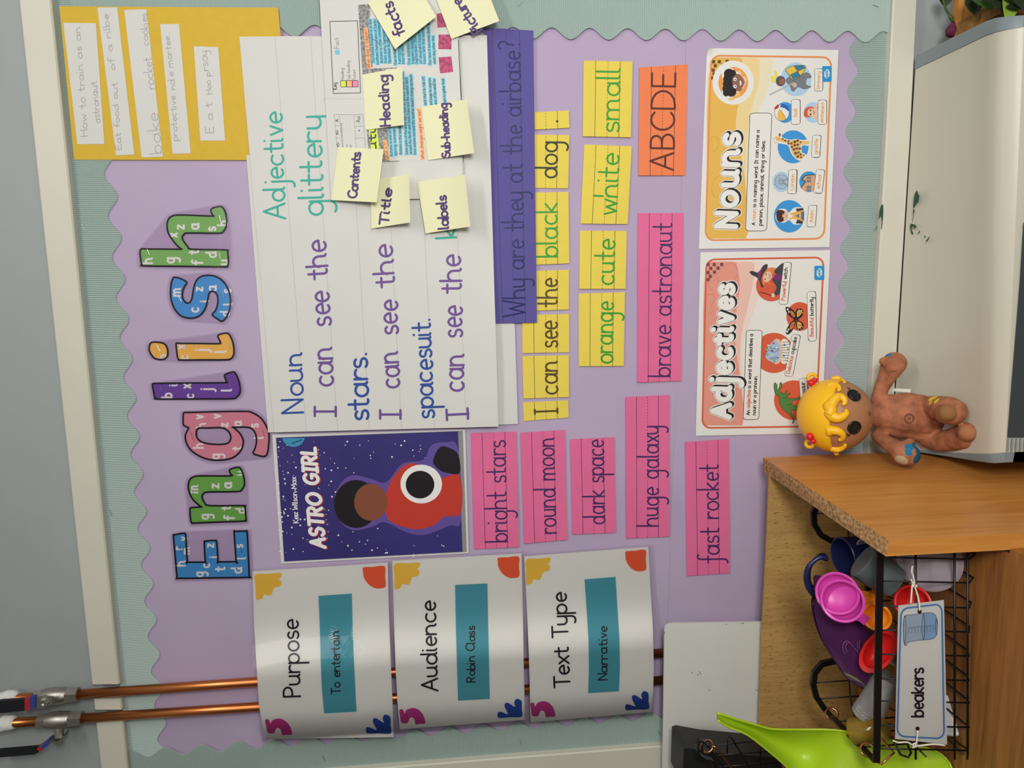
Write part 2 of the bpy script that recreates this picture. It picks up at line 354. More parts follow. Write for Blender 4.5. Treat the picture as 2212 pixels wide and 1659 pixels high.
# the top rail is notched round the two pipes, so it is three lengths
def tl(y): k = (y-0)/1659; return ((40+177*k, y), (110+166*k, y))
for n, (ya, yb) in enumerate(((-160, 1478), (1510, 1533), (1557, 1760))):
    A, B = zip(tl(ya), tl((ya+yb)/2), tl(yb)); trim('trim_%d' % (n+1), A, B)
tb = trim('trim_4', [(1990, -160), (1967, 309), (1941, 720), (1922, 1060)], [(1938, -160), (1914.5, 309), (1890, 720), (1871, 1060)])
trim('trim_5', [(600, 1790), (1000, 1772), (1436, 1745)], [(560, 1680), (1060, 1640), (1436, 1611)], 16)
LILAC = mat('lilac_paper', (178, 161, 187), .75, .2, noise=.05, nscale=7, bump=.25, bscale=14)
mb = MB(); mb.prism([at(285, 1740, 0), at(100, -138, 0), at(1930, -138, 0), at(1860, 1060, 0), at(1900, 1700, 0)], [p+Vector((0, .0075, 0)) for p in (at(285, 1740, 0), at(100, -138, 0), at(1930, -138, 0), at(1860, 1060, 0), at(1900, 1700, 0))])
board = mb.build('display_board', LILAC, **T('lilac backing paper board behind all the cards and posters', 'notice board'))
# overlapping lower sheet of backing paper, its seam shows below the word cards
mb = MB()
lo = [(1483, 60), (1472, 420), (1463, 820), (1452, 1050), (1444, 1300), (1440, 1480)]
mb.grid([[at(x, y, .9+.7*math.sin(y*.02)) for x, y in lo], [at(x+60, y, .35) for x, y in lo], [at(1855, y, .3) for x, y in lo]])
mb.build('overlap_sheet', LILAC, board)
# ------------------------------------------------------------------ corrugated scalloped border
MINT = mat('mint_corrugated_card', (178, 194, 188), .5, .4)
def border(name, label, out, p0, p1, n, amp, ext0, ext1, d=1.6, stp=(), rib=2.75):
    """out: px of a point on the outer edge at either end; p0,p1: px of the first and last scallop tips, n periods apart"""
    A, B = at(*p0, d), at(*p1, d); u = (B-A)/n; lam = u.length; u.normalize()
    o0, o1 = at(*out[0], d), at(*out[1], d); mb = MB(); rows = []; lip = []
    w = Vector((-u.z, 0, u.x)); w = w if (A-o0).dot(w) > 0 else -w
    tot = (n+ext0+ext1)*lam; K = int(tot/(rib/1000)*6)
    ou = (o1-o0).normalized()
    for k in range(K+1):
        s = -ext0*lam+tot*k/K; tip = A+u*s-w*(amp/1000*.5*(1-math.cos(2*math.pi*s/lam)))
        # foot of the column on the outer edge
        f = A+u*s; den = ou.x*w.z-ou.z*w.x; r = f-o0; tt = (r.x*ou.z-r.z*ou.x)/den if abs(den) > 1e-9 else 0; foot = f+w*tt
        y = Vector((0, -.0012*math.cos(2*math.pi*k/6), 0)); m = (foot+tip)/2
        rows.append([foot+y, m+y, tip+y]); lip.append([tip+y, tip+Vector((0, .0012, 0))])
    mb.grid(rows); mb.grid(lip); o = mb.build(name, MINT, **T(label, 'border'))
    for a, b in stp: staple(o, a, b, d+.8)
    return o
border('scalloped_border', 'mint green scalloped border along the top of the board', [(108, 0), (282, 1700)], (253.6, 423), (330.7, 1260), 10, 15.5, 6.3, 5, stp=[((177, 484), (185, 500)), ((237, 1101), (242, 1115))])
border('scalloped_border', 'mint green scalloped border up the right side of the board', [(600, -130), (1925, -150)], (1233, 84.8), (1869, 91), 8, 16, 12.3, .72, 4.2, stp=[((1118, 14), (1129, 4)), ((1885, 10), (1897, 15))])
border('scalloped_border', 'mint green scalloped border along the bottom of the board', [(1925, -60), (1868, 900)], (1834, 109), (1803.3, 775), 8, 15, 1.2, 2.65, 1.3)
border('scalloped_border', 'mint green scalloped border down the left side of the board', [(560, 1700), (1440, 1615)], (592, 1598), (1404, 1539), 11, 14, 4.5, .9, 4.2, stp=[((697, 1632), (702, 1644)), ((1123, 1598), (1126, 1608)), ((1421, 1579), (1428, 1589))])
# ------------------------------------------------------------------ ENGLISH letters
A_ = Zm(0, 400, 3.6867); B_ = Zm(0, 800, 3.45625)
OUTL = ink('outline_black', (28, 22, 30)); PALE = ink('letter_white', (226, 224, 218)); FILM = film('laminate_film', (247, 243, 248), .1, 1.35, .12, .3)
def hull(P):
    P = sorted(P); cr = lambda o, a, b: (a[0]-o[0])*(b[1]-o[1])-(a[1]-o[1])*(b[0]-o[0])
    def half(P):
        h = []
        for p in P:
            while len(h) > 1 and cr(h[-2], h[-1], p) <= 0: h.pop()
            h.append(p)
        return h[:-1]
    return half(P)+half(P[::-1])
def letter(ch, rgb, Z, loops, small, stp, label):
    M = [mat('letter_'+ch, rgb, .45, .4), OUTL, PALE]; mb = MB(); dep = flat(1.2)
    L = [[sm(Z(l), 3) for l in lp] for lp in loops]
    for lp in L:
        fill(mb, lp, 0, dep, 1)
        q = MB()
        for l in lp: ribbon(mb, l, 3.6, 1, dep, 4, closed=True)
    for c, x, y, s in small:
        (X, Y), = Z([(x, y)]); g, w = layout(c, .62); k = s/3.6
        for P, _ in g: ribbon(mb, [(X+11*k-b*22*k, Y+w*.5*20*k-a*20*k) for a, b in P], 4.2*k, 2, dep, 2)
    o = mb.build('wall_letter', M, **T(label, 'letter', 'English heading letters'))
    P = hull([p for lp in L for l in lp for p in l]); cx = sum(p[0] for p in P)/len(P); cy = sum(p[1] for p in P)/len(P)
    P = [(x+8*(x-cx)/math.hypot(x-cx, y-cy), y+8*(y-cy)/math.hypot(x-cx, y-cy)) for x, y in P]
    f = MB(); fill(f, P, 0, flat(2.0), 1); f.build('laminate_film', FILM, o)
    for s in stp: a, b = Z(s); staple(o, a, b, 2.1)
    return o
letter('E', (70, 150, 200), B_, [["1295,1240 1305,1228 1365,1217 1385,1225 1390,1300 1398,1430 1400,1432 1530,1432 1532,1428 1525,1290 1535,1275 1600,1270 1618,1285 1628,1426 1632,1430 1761,1428 1763,1424 1748,1215 1758,1203 1830,1200 1845,1212 1853,1370 1860,1530 1850,1545 1600,1549 1340,1552 1322,1540 1308,1390"]],
       [('h',1345,1440,3.4),('v',1365,1255,3),('m',1385,1345,3),('z',1560,1305,3.2),('c',1530,1455,3.2),('g',1480,1520,3.2),('t',1640,1480,3.6),('i',1590,1390,3),('d',1765,1490,3.6),('l',1800,1400,3),('s',1780,1310,3),('r',1325,1325,3)], ["1340,1310 1350,1360", "1795,1315 1807,1363"], 'blue patterned capital letter E starting the heading word')
letter('n', (112, 175, 80), B_, [["1418,1040 1430,1025 1498,1020 1500,1018 1450,975 1420,930 1405,870 1415,820 1445,795 1500,788 1718,788 1722,775 1712,748 1735,732 1780,724 1800,740 1818,790 1825,850 1805,890 1770,905 1560,908 1520,920 1508,945 1525,985 1565,1010 1810,1010 1828,1020 1836,1110 1820,1125 1640,1132 1450,1140 1432,1138 1422,1110"]],
       [('m',1440,885,3.4),('z',1595,860,3.6),('a',1690,855,3.6),('g',1520,1090,3.4),('f',1710,1100,3.6),('t',1685,1025,3.4),('d',1795,1045,3.2),('u',1780,765,3)], ["1435,890 1443,928", "1770,740 1778,782", "1800,1025 1806,1060"], 'green patterned letter n between the blue E and the pink g')
letter('g', (212, 138, 150), B_, [["1368,330 1378,314 1420,314 1620,309 1830,306 1880,315 1940,350 1985,410 2008,480 2005,560 1995,620 1975,642 1940,638 1890,620 1905,580 1915,530 1910,480 1890,445 1850,425 1742,425 1745,428 1790,470 1815,520 1810,570 1785,615 1730,655 1650,670 1560,665 1480,635 1420,590 1388,530 1385,480 1408,432 1406,428 1380,415 1368,400", "1480,432 1560,430 1650,428 1700,450 1722,490 1715,530 1680,550 1600,552 1520,540 1475,510 1465,470"]],
       [('v',1480,345,3.4),('v',1610,340,3.4),('h',1500,410,3.2),('z',1665,405,3.4),('a',1765,395,3.4),('s',1890,410,3.4),('h',1480,560,3.4),('g',1600,640,3.4),('t',1765,580,3.4),('l',1930,500,3.2)], ["1424,460 1447,522", "1962,447 1972,490"], 'pink patterned letter g with a long tail in the heading')
letter('l', (112, 72, 158), B_, [["1138,110 1145,98 1180,97 1430,94 1676,92 1690,82 1675,40 1695,25 1735,12 1755,20 1780,70 1793,130 1790,170 1765,200 1720,212 1450,213 1180,214 1158,205 1150,180"]],
       [('b',1245,185,3.5),('x',1385,115,3.5),('c',1410,190,3.3),('j',1530,140,3.5),('l',1690,145,3.5),('i',1290,108,3)], ["1196,115 1211,158", "1706,65 1722,112"], 'purple patterned letter l between the pink g and the yellow i')
letter('i', (230, 184, 84), A_, [["1402,1270 1410,1258 1440,1260 1600,1261 1742,1262 1755,1250 1735,1205 1750,1188 1800,1178 1825,1190 1850,1240 1862,1300 1860,1350 1840,1380 1800,1390 1620,1391 1440,1392 1420,1385 1412,1360"], ["1188,1310 1195,1265 1220,1250 1270,1252 1310,1265 1332,1300 1335,1350 1318,1380 1280,1388 1235,1380 1205,1350"]],
       [('x',1435,1285,3.2),('c',1460,1370,3.2),('j',1590,1312,3.8),('l',1755,1322,3.8),('b',1290,1365,3)], ["1448,1263 1466,1310", "1815,1258 1832,1305", "1247,1272 1277,1325"], 'yellow patterned letter i with its separate round dot')
letter('s', (70, 150, 205), A_, [["1395,733 1440,745 1487,773 1470,805 1455,845 1452,885 1465,920 1490,940 1515,930 1530,895 1540,830 1560,765 1595,730 1650,718 1710,725 1765,755 1805,805 1828,865 1835,930 1825,1000 1800,1055 1765,1083 1740,1070 1690,1032 1715,1000 1732,950 1735,900 1720,860 1690,842 1665,860 1655,910 1635,980 1600,1030 1555,1055 1500,1058 1440,1040 1390,985 1362,910 1358,840 1365,775 1380,740"]],
       [('m',1395,850,3.6),('z',1575,825,3.4),('a',1680,820,3.6),('c',1540,990,3.6),('i',1625,920,3.2),('s',1800,840,3.4),('d',1790,1020,3.2),('l',1815,945,3)], ["1420,880 1445,925", "1772,840 1780,892"], 'blue patterned letter s between the yellow i and the green h')
letter('h', (122, 178, 92), A_, [["1115,530 1128,507 1175,508 1310,509 1438,510 1440,506 1410,480 1370,430 1340,380 1330,320 1345,265 1390,240 1470,238 1688,246 1695,240 1678,205 1690,185 1740,170 1770,175 1795,220 1806,280 1800,330 1780,365 1740,382 1500,380 1465,392 1450,415 1465,450 1495,490 1530,510 1795,515 1812,530 1818,620 1808,645 1780,650 1480,646 1150,642 1130,630 1120,590"]],
       [('h',1170,600,3.7),('g',1345,595,3.7),('f',1570,615,3.8),('t',1540,530,3.6),('d',1680,550,3.6),('u',1775,610,3.5),('x',1370,395,3.5),('z',1425,330,3.6),('a',1540,325,3.8),('s',1675,345,3.6),('b',1772,300,3.4)], ["1747,240 1757,292", "1170,508 1192,556", "1747,536 1755,585"], 'green patterned tall letter h ending the heading word')
# ------------------------------------------------------------------ yellow card with five strips, top right
C_ = Zm(0, 0, 3.16)
yd = flat(9.)
ycard = sheet('yellow_card', mat('mustard_card', (208, 172, 60), .7, .2, noise=.03, nscale=90), [(160, 345), (128, 13.3), (600.6, 16.5), (632, 346)], lambda x, y: 7-4*max(0, (y-200)/150), .9, **T('large mustard yellow card with five pencilled paper strips at top right', 'card'))
PAPER = mat('white_paper', (208, 207, 202), .65, .25, noise=.02, nscale=8, bump=.06, bscale=25)
PENC = ink('pencil', (158, 157, 150))
for q, L in (("528,985 432,155 655,158 713,983", [("How to train as an", "600,930 545,180", 50), ("astronaut.", "683,840 658,540", 48)]), ("792,1060 665,52 800,50 917,1055", [("Eat food out", "830,1020 795,560", 40), ("of a rilbe.", "785,475 733,70", 42)]), ("967,1075 848,68 1000,63 1113,1070", [("bake", "1105,1045 1075,760", 85), ("rocket", "1055,605 1030,385", 62), ("cookies", "1015,310 1000,85", 50)]),
             ("1178,1050 1093,165 1222,163 1302,1047", [("protective", "1213,960 1195,650", 45), ("nd.e mortee..", "1195,610 1155,215", 45)]), ("1368,960 1323,315 1490,322 1537,960", [("E a t", "1460,905 1445,695", 55), ("Hoo p", "1445,640 1430,490", 40), ("rsoy", "1425,480 1410,340", 60)])):
    dd = lambda x, y: 7.5-4*max(0, (y-200)/150)
    s = sheet('paper_strip', PAPER, C_(q), dd, .3, parent=ycard)
    for t, p, h in L:
        mb = MB(); a, b = C_(p); txt(mb, t, a, b, h/3.16, 1.5, 0, dd, 1, wob=.5); mb.build('pencil_writing', PENC, s)
# ------------------------------------------------------------------ flip chart paper, worksheet
M_ = Zm(520, 480, 3.3515); W_ = Zm(520, 0, 3.3515)
GREYL = ink('faint_rule', (186, 182, 180)); TEAL = ink('teal_marker', (60, 165, 148)); PURP = ink('purple_marker', (108, 76, 142)); BLUE = ink('blue_marker', (46, 76, 148)); NAVY = ink('navy_marker', (46, 42, 110)); BLACK = ink('black', (30, 28, 30))
sheet('flipchart_sheet', PAPER, [(579, 934), (512, 78), (1092, 78), (1118.6, 916)], flat(3.4), .3, **T('plain white flip chart sheet peeping out beneath the written one', 'paper'))
def fd(x, y): return 10+4*math.sin(x*.012)*0+5*max(0, (x-900)/150)**2*(.6+.4*math.sin(y*.01))-2*math.exp(-((x-560)/60)**2)
def rules(mb):
    for s in ("247,310 340,1659", ): pass
    for a, b in (((594, 81), (661.7, 932)), ((670.7, 79), (729.5, 930)), ((748, 79), (798, 928)), ((822, 79), (867.6, 926)), ((896, 79), (938.3, 924)), ((968, 79), (1008, 921))):
        ribbon(mb, [(a[0]+(b[0]-a[0])*k/30, a[1]+(b[1]-a[1])*k/30) for k in range(31)], 1.2, 1, fd, 1, caps=False)
flip = sheet('flipchart_sheet', [PAPER, GREYL], [(592, 934), (517, 79), (1051.7, 76), (1076.5, 921.6)], fd, .3, 24, 24, extra=rules, **T('large white flip chart sheet with purple I can see the sentences', 'paper'))
mb = MB()
for t, Z, p, h, m, w in (("Noun", M_, "455,1375 437,935", 46, 2, 4.6), ("I", M_, "690,1405 690,1320", 46, 1, 5.2), ("can", M_, "668,1185 660,895", 46, 1, 5.2), ("see", M_, "652,740 640,490", 46, 1, 5.2), ("the", M_, "630,395 612,120", 46, 1, 5.2), ("stars.", M_, "928,1430 912,930", 50, 2, 5.6),
                         ("I", M_, "1160,1425 1160,1348", 44, 1, 5.2), ("can", M_, "1152,1195 1135,935", 44, 1, 5.2), ("see", M_, "1138,805 1130,560", 44, 1, 5.2), ("the", M_, "1112,455 1095,150", 44, 1, 5.2), ("spacesuit.", M_, "1400,1412 1372,685", 45, 2, 5),
                         ("I", M_, "1650,1425 1645,1330", 46, 1, 5.2), ("can", M_, "1618,1220 1612,950", 46, 1, 5.2), ("see", M_, "1602,825 1598,603", 46, 1, 5.2), ("the", M_, "1595,500 1592,230", 46, 1, 5.2),
                         ("Adjective", W_, "322,1578 295,805", 46, 0, 4.6), ("glittery", W_, "600,1555 578,825", 54, 0, 5), ("k", M_, "1560,112 1555,20", 44, 0, 5)):
    a, b = Z(p); txt(mb, t, a, b, h, w, m, fd, 3, xh=.62 if m == 1 else .55, wob=1.2)
mb.build('marker_writing', [TEAL, PURP, BLUE], flip)
# worksheet stuck over the flip chart
K1 = Zm(1000, 0, 3.95); K2 = Zm(1000, 400, 3.95); K3 = Zm(1000, 800, 3.687)
def wdp(x, y): return 16.5
wq = [(715, 432), (687, -60), (986, -60), (1001, 428)]
ORNG = ink('orange_highlight', (248, 176, 118)); CYAN = ink('blue_highlight', (110, 190, 212)); LIME = ink('lime_highlight', (206, 226, 74)); ROSE = ink('pink_highlight', (236, 130, 170)); GREY = ink('grey_print', (140, 138, 140)); PHOTO = mat('grey_photo', (150, 148, 146), .6, .3, noise=.75, nscale=260); PINKPH = mat('pink_photo', (186, 80, 118), .6, .3, noise=.6, nscale=200); DGREY = ink('dark_print', (62, 66, 76)); LGREY = ink('light_rule', (190, 188, 188))
def wex(mb):
    ribbon(mb, [(990, 86), (993, 150), (997, 213)], 1.4, 1, wdp, 1); ribbon(mb, [(997, 213), (1001, 350)], .8, 1, wdp, 1)
    ribbon(mb, [(698, 213), (1000, 213)], .9, 2, wdp, 1)
ws = sheet('worksheet', [PAPER, BLACK, LGREY], wq, wdp, .25, 16, 10, extra=wex, **T('folded white autumn fact sheet with blue highlighted lines under the sticky notes', 'worksheet'))
def wbox(mb, P, w, mi, Z=W_, lay=2): ribbon(mb, Z(P), w, mi, wdp, lay, closed=True)
mb = MB(); wbox(mb, "645,155 845,150 868,672 670,677", 1.3, 0)
txt(mb, "Key", *W_("698,645 690,597"), 9, 1.1, 0, wdp)
for k, (a, b) in enumerate(((722, 762), (765, 806), (808, 850))):
    fill(mb, W_([(a, 585), (b, 583), (b+2, 628), (a+2, 630)]), 1+k, wdp, 1); wbox(mb, [(a, 585), (b, 583), (b+2, 628), (a+2, 630)], 1.1, 0)
for t, x, y1 in (("Heading", 748, 492), ("Sub-heading", 793, 438), ("Picture", 834, 502)): txt(mb, t, *W_([(x, 577), (x-6, y1)]), 7, .8, 4, wdp)
fill(mb, W_("682,363 716,361 718,394 684,396"), 5, wdp, 1); txt(mb, "Fact", *W_("712,350 706,270"), 10, 1, 4, wdp)
mb.build('key_box', [BLACK, LIME, ORNG, ROSE, GREY, CYAN], ws)
mb = MB()
for x0, y0, x1, y1 in ((675, 830, 700, 1080), (712, 828, 740, 1085), (818, 832, 838, 1080), (885, 830, 905, 1080), (675, 830, 890, 828), (680, 910, 716, 908), (688, 1000, 720, 998), (822, 915, 895, 912), (828, 1000, 902, 998)): ribbon(mb, W_([(x0, y0), (x1, y1)]), .8, 0, wdp, 1)
for t, a, b in (("AL", (705, 880), (702, 858)), ("AS+", (708, 975), (704, 938)), ("AS-", (714, 1062), (710, 1026))): txt(mb, t, *W_([a, b]), 5.5, .9, 1, wdp)
for t, a, b in (("name of a non fiction text", (742, 1070), (732, 888)), ("sing.", (772, 1075), (770, 1045)), ("range", (800, 1075), (798, 1048))): txt(mb, t, *W_([a, b]), 4, .6, 0, wdp)
for x in (735, 760, 785): ribbon(mb, W_([(x, 835), (x+10, 960)]), .6, 2, wdp, 1)
for c in ((852, 865), (858, 945), (864, 1030)): ribbon(mb, ell(*W_([c])[0], 10), .9, 2, wdp, 1, True)
txt(mb, "Aa", *W_("866,885 862,840"), 9, 1, 1, wdp); fill(mb, ell(*W_([(858, 944)])[0], 1.6), 1, wdp, 2)
mb.build('marking_grid', [GREY, DGREY, LGREY], ws)
mb = MB(); fill(mb, W_("850,35 935,28 958,485 880,500"), 0, wdp, 1); fill(mb, W_("880,500 1130,488 1150,1170 930,1180"), 0, wdp, 1); mb.build('autumn_photo', PHOTO, ws)
mb = MB(); fill(mb, W_("925,930 985,925 1005,1075 945,1080"), 0, wdp, 3); txt(mb, "Autumn", *W_("983,1180 968,700"), 16, 3.4, 1, wdp, 4, .62); mb.build('sheet_title', [LIME, DGREY], ws)
mb = MB()   # white panels behind the text blocks
fill(mb, W_("930,120 1400,95 1425,480 955,482"), 0, wdp, 2); fill(mb, W_("1050,500 1270,490 1290,1160 1075,1165"), 0, wdp, 2); fill(mb, W_("1300,550 1560,545 1570,1150 1325,1160"), 0, wdp, 2)
lines = [("The United Kingdom is in the", 970, 455, 945, 140), ("northern hemisphere of Earth.", 1000, 465, 978, 140), ("Autumn is often considered", 1030, 455, 1005, 150), ("from early September to", 1058, 455, 1040, 160), ("November in the northern", 1088, 455, 1065, 160), ("The autumn in the southern", 1130, 470, 1105, 150), ("hemisphere is from", 1160, 460, 1142, 200), ("March to May", 1188, 460, 1170, 280),
         ("The autumn equinox", 1228, 468, 1215, 200), ("happens around the 22nd", 1255, 460, 1240, 160), ("September. This is when", 1283, 462, 1262, 150), ("of daylight hours and", 1312, 460, 1296, 170), ("hours are the same", 1340, 460, 1325, 200), ("The time it becomes dark gets", 1380, 470, 1362, 140), ("each day after this", 1412, 460, 1400, 260),
         ("Autumn is one of the", 1100, 1130, 1085, 900), ("spring, summer", 1130, 1125, 1118, 930), ("Autumn is the season", 1168, 1118, 1158, 900), ("Some parts of the world don't have an autumn season. Areas", 1210, 1118, 1180, 520), ("around the North and South Poles and the equator don't", 1240, 1115, 1208, 560), ("have autumn because the weather doesn't change as much", 1270, 1118, 1240, 540),
         ("and start to fall off", 1345, 760, 1330, 555), ("and begin to migrate", 1388, 765, 1375, 565), ("area of the world for", 1420, 760, 1408, 570), ("start to gather food", 1487, 750, 1472, 570)]
for t, x0, y0, x1, y1 in lines:
    a, b = W_([(x0, y0), (x1, y1)]); fill(mb, [(a[0]+1.6, a[1]+2), (a[0]-6.2, a[1]+2), (b[0]-6.2, b[1]-2), (b[0]+1.6, b[1]-2)], 1, wdp, 3); txt(mb, t, a, b, 6.2, .8, 2, wdp, 4, .6)
for t, x0, y0, x1, y1 in (("When does it happen?", 938, 490, 912, 208), ("What is it?", 1075, 1150, 1050, 1020), ("What changes might we see?", 1328, 1150, 1300, 790)):
    a, b = W_([(x0, y0), (x1, y1)]); fill(mb, [(a[0]+2, a[1]+2), (a[0]-7, a[1]+2), (b[0]-7, b[1]-2), (b[0]+2, b[1]-2)], 3, wdp, 3); txt(mb, t, a, b, 7, .9, 4, wdp, 4, .6)
mb.build('highlighted_text', [PAPER, CYAN, DGREY, ORNG, ink('brown_print', (150, 84, 46))], ws)
for q in ("1432,415 1525,408 1538,520 1443,532", "1432,250 1528,250 1525,358 1430,355", "1418,100 1480,90 1500,195 1425,200"):
    mb = MB(); fill(mb, W_(q), 0, wdp, 2); mb.build('small_photo', PINKPH, ws)
# ------------------------------------------------------------------ sticky notes
NOTE = mat('pale_yellow_note', (226, 223, 184), .7, .2)
def note(word, q, lab, ends, h, base_d, lift, w=4.5, xh=.6, mi=None):
    """stuck along its left (upper) edge, curling out to the right (lower edge)"""
    q = W_(q)
    def dep(x, y):
        # fraction from the upper edge TL-TR to the lower edge BL-BR
        a, b, c = q[0], q[1], q[3]; ux, uy = b[0]-a[0], b[1]-a[1]; l = math.hypot(ux, uy); nx, ny = -uy/l, ux/l
        hh = (c[0]-a[0])*nx+(c[1]-a[1])*ny; t = ((x-a[0])*nx+(y-a[1])*ny)/hh; t = max(0, min(1.1, t))
        return base_d+lift*t*t
    s = sheet('sticky_note', NOTE, q, dep, .15, 6, 24, **T(lab, 'sticky note', 'sticky notes on the worksheet'))
    mb = MB(); a, b = W_(ends); txt(mb, word, a, b, h, w, 0, dep, 1, xh, wob=.8); mb.build('marker_writing', ink('note_marker', (84, 58, 110)), s); return s
note("Title", "935,1310 940,1655 1228,1610 1218,1262".replace("935,1310 940,1655", "945,1655 940,1305").replace("1228,1610 1218,1262", "1218,1262 1228,1610"), 'pale yellow sticky note reading Title', "1065,1630 1095,1360", 19, 17.5, 20)
note("Heading", "905,940 882,540 1170,488 1183,905", 'pale yellow sticky note reading Heading', "1082,908 1062,540", 21, 18, 16)
note("Sub-heading", "1358,1160 1308,775 1635,718 1690,1108", 'pale yellow sticky note reading Sub-heading', "1518,1135 1492,745", 17, 18.5, 24, 4.2)
note("Contents", "655,1448 705,1065 1035,1080 985,1465", 'pale yellow sticky note reading Contents', "840,1435 868,1100", 19, 22, 18)
note("labels", "1338,1690 1278,1318 1625,1265 1662,1640", 'pale yellow sticky note reading labels', "1505,1650 1487,1410", 22, 18.5, 24, xh=.55)
note("facts", "1220,-215 1415,120 1118,355 920,20".replace("1220,-215 1415,120 1118,355 920,20", "920,20 1220,-215 1415,120 1118,355"), 'pale yellow diamond tilted sticky note reading facts', "1190,240 1092,5", 24, 20, 14)
note("Pictures", "1525,282 1395,-60 1740,-190 1872,152", 'pale yellow sticky note reading Pictures at top right corner', "1745,215 1560,-60", 22, 21, 14)
# ------------------------------------------------------------------ word strips and cards
LINE = ink('rule_black', (50, 44, 48))
def card(name, cat, label, q, rgb, word, f0, f1, inkc, d, w=4.2, asc=.5, base=.75, noise_d=0., slant=0., track=.06, edges=None, fr=(.25, .5, .75), glue=True, group=None):
    ph = random.uniform(0, 6)
    def dep(x, y): return d+noise_d*math.sin(y*.021+ph)*.5+noise_d*.3*math.sin(x*.05+ph)
    def ex(mb):
        for k, t in enumerate(fr):
            a, b = bil(q, 0, t), bil(q, 1, t)
            if k == 1: dashes(mb, a, b, .9, 1, dep, 1)
            else: ribbon(mb, [(a[0]+(b[0]-a[0])*i/12, a[1]+(b[1]-a[1])*i/12) for i in range(13)], 1., 1, dep, 1, caps=False)
    key = 'card_%d_%d_%d' % rgb
    s = sheet(name, [mat(key, rgb, .7, .2, noise=.025, nscale=60), LINE], q, dep, .7, 30, 14, extra=ex, **T(label, cat, group))
    a, b = bil(q, f0, base), bil(q, f1, base); up = bil(q, f0, base-asc); h = math.hypot(up[0]-a[0], up[1]-a[1])
    mb = MB(); txt(mb, word, a, b, h, w, 0, dep, 2, .5, slant, track, wob=.5); mb.build('handwriting', inkc, s); return s
YEL = (224, 202, 86); PNK = (220, 106, 150)
BRN = ink('brown_marker', (84, 66, 28)); GRN = ink('green_marker', (58, 150, 50)); DK = ink('dark_green_marker', (46, 50, 36)); VIO = ink('violet_marker', (72, 44, 92))
pq = [(1071, 698.7), (1045.6, 59.5), (1152, 66), (1160, 696.7)]
card('sentence_strip', 'paper strip', 'long dark purple strip asking Why are they at the airbase?', pq, (92, 84, 148), "Why are they at the airbase?", .022, .965, ink('navy_felt', (28, 32, 92)), 6.4, 3.6, .53, .72, 1., fr=(.17, .44, .72))
yl = 'yellow word cards of the black dog sentence'
for q, w, f0, f1, i, lab in (([(1131.3, 909.7), *K3("478,255 838,238 843,375")][0:1]+K3("478,255 838,238 843,375"), "I", .3, .62, BRN, 'narrow yellow card with the single word I'),
        ([K2("507,1458")[0]]*0+[(1130.7, 861), *K2("507,1458 903,1450"), (1229, 857.5)], "can", .09, .88, BRN, 'yellow card with the word can'),
        (K2("508,1433 505,1110 905,1098 907,1425"), "see", .15, .84, BRN, 'yellow card with the word see'), (K2("515,1075 512,735 905,720 903,1060"), "the", .1, .8, BRN, 'yellow card with the word the'),
        (K2("512,683 508,64 900,57 907,667"), "black", .1, .86, GRN, 'yellow card with the word black in green'), (K1("510,1602 505,1146 908,1152 897,1607"), "dog", .2, .9, DK, 'yellow card with the word dog'), (K1("512,1112 510,964 903,942 908,1090"), ".", .42, .5, DK, 'small yellow card with only a full stop')):
    card('word_card', 'word card', lab, q, YEL, w, f0, f1, i, 2.6, 4.2 if w != '.' else 5, noise_d=.8, group=yl)
for q, w, f0, f1, lab in ((K1("1022,1163 1030,517 1447,525 1432,1172"), "small", .07, .92, 'yellow card with the word small in green'), ([*K2("1003,328"), *K1("1035,1232 1440,1248"), *K2("1405,332")], "white", .12, .91, 'yellow card with the word white in green'),
        (K2("992,885 997,388 1398,390 1387,885"), "cute", .08, .87, 'yellow card with the word cute in green'), (K2("988,1545 988,925 1382,912 1372,1542"), "orange", .04, .88, 'yellow card with the word orange in green')):
    card('word_card', 'word card', lab, q, YEL, w, f0, f1, GRN, 3, 4.2, noise_d=1., group='yellow adjective cards')
card('word_card', 'word card', 'orange card with capital letters ABCDE', K1("1498,1497 1505,575 1918,550 1895,1497"), (232, 128, 84), "ABCDE", .05, .945, ink('maroon_marker', (92, 46, 40)), 3.2, 4.4, noise_d=1.2, track=.1)
for q, w, f0, f1, lab in (([(1376.5, 826), *K2("1493,238 1883,237"), (1471.4, 823)], "brave astronaut", .03, .945, 'bright pink strip reading brave astronaut'), (K3("90,1425 60,500 425,488 445,1408"), "bright stars", .055, .935, 'bright pink strip reading bright stars'),
        (K3("485,1380 457,497 812,475 830,1350"), "round moon", .07, .94, 'bright pink strip reading round moon'), (K3("870,1307 853,550 1205,533 1218,1293"), "dark space", .1, .985, 'bright pink strip reading dark space'),
        (K3("1300,1340 1293,213 1645,197 1642,1325"), "huge galaxy", .08, .79, 'bright pink creased strip reading huge galaxy'), (K3("1783,1637 1768,572 2118,548 2127,1617"), "|ast rocket", .09, .825, 'bright pink strip reading fast rocket')):
    card('word_strip', 'paper strip', lab, q, PNK, w, f0, f1, VIO, 3, 3.6, noise_d=2. if w[0] in 'hb' else 1.2, asc=.5, group='bright pink word strips')
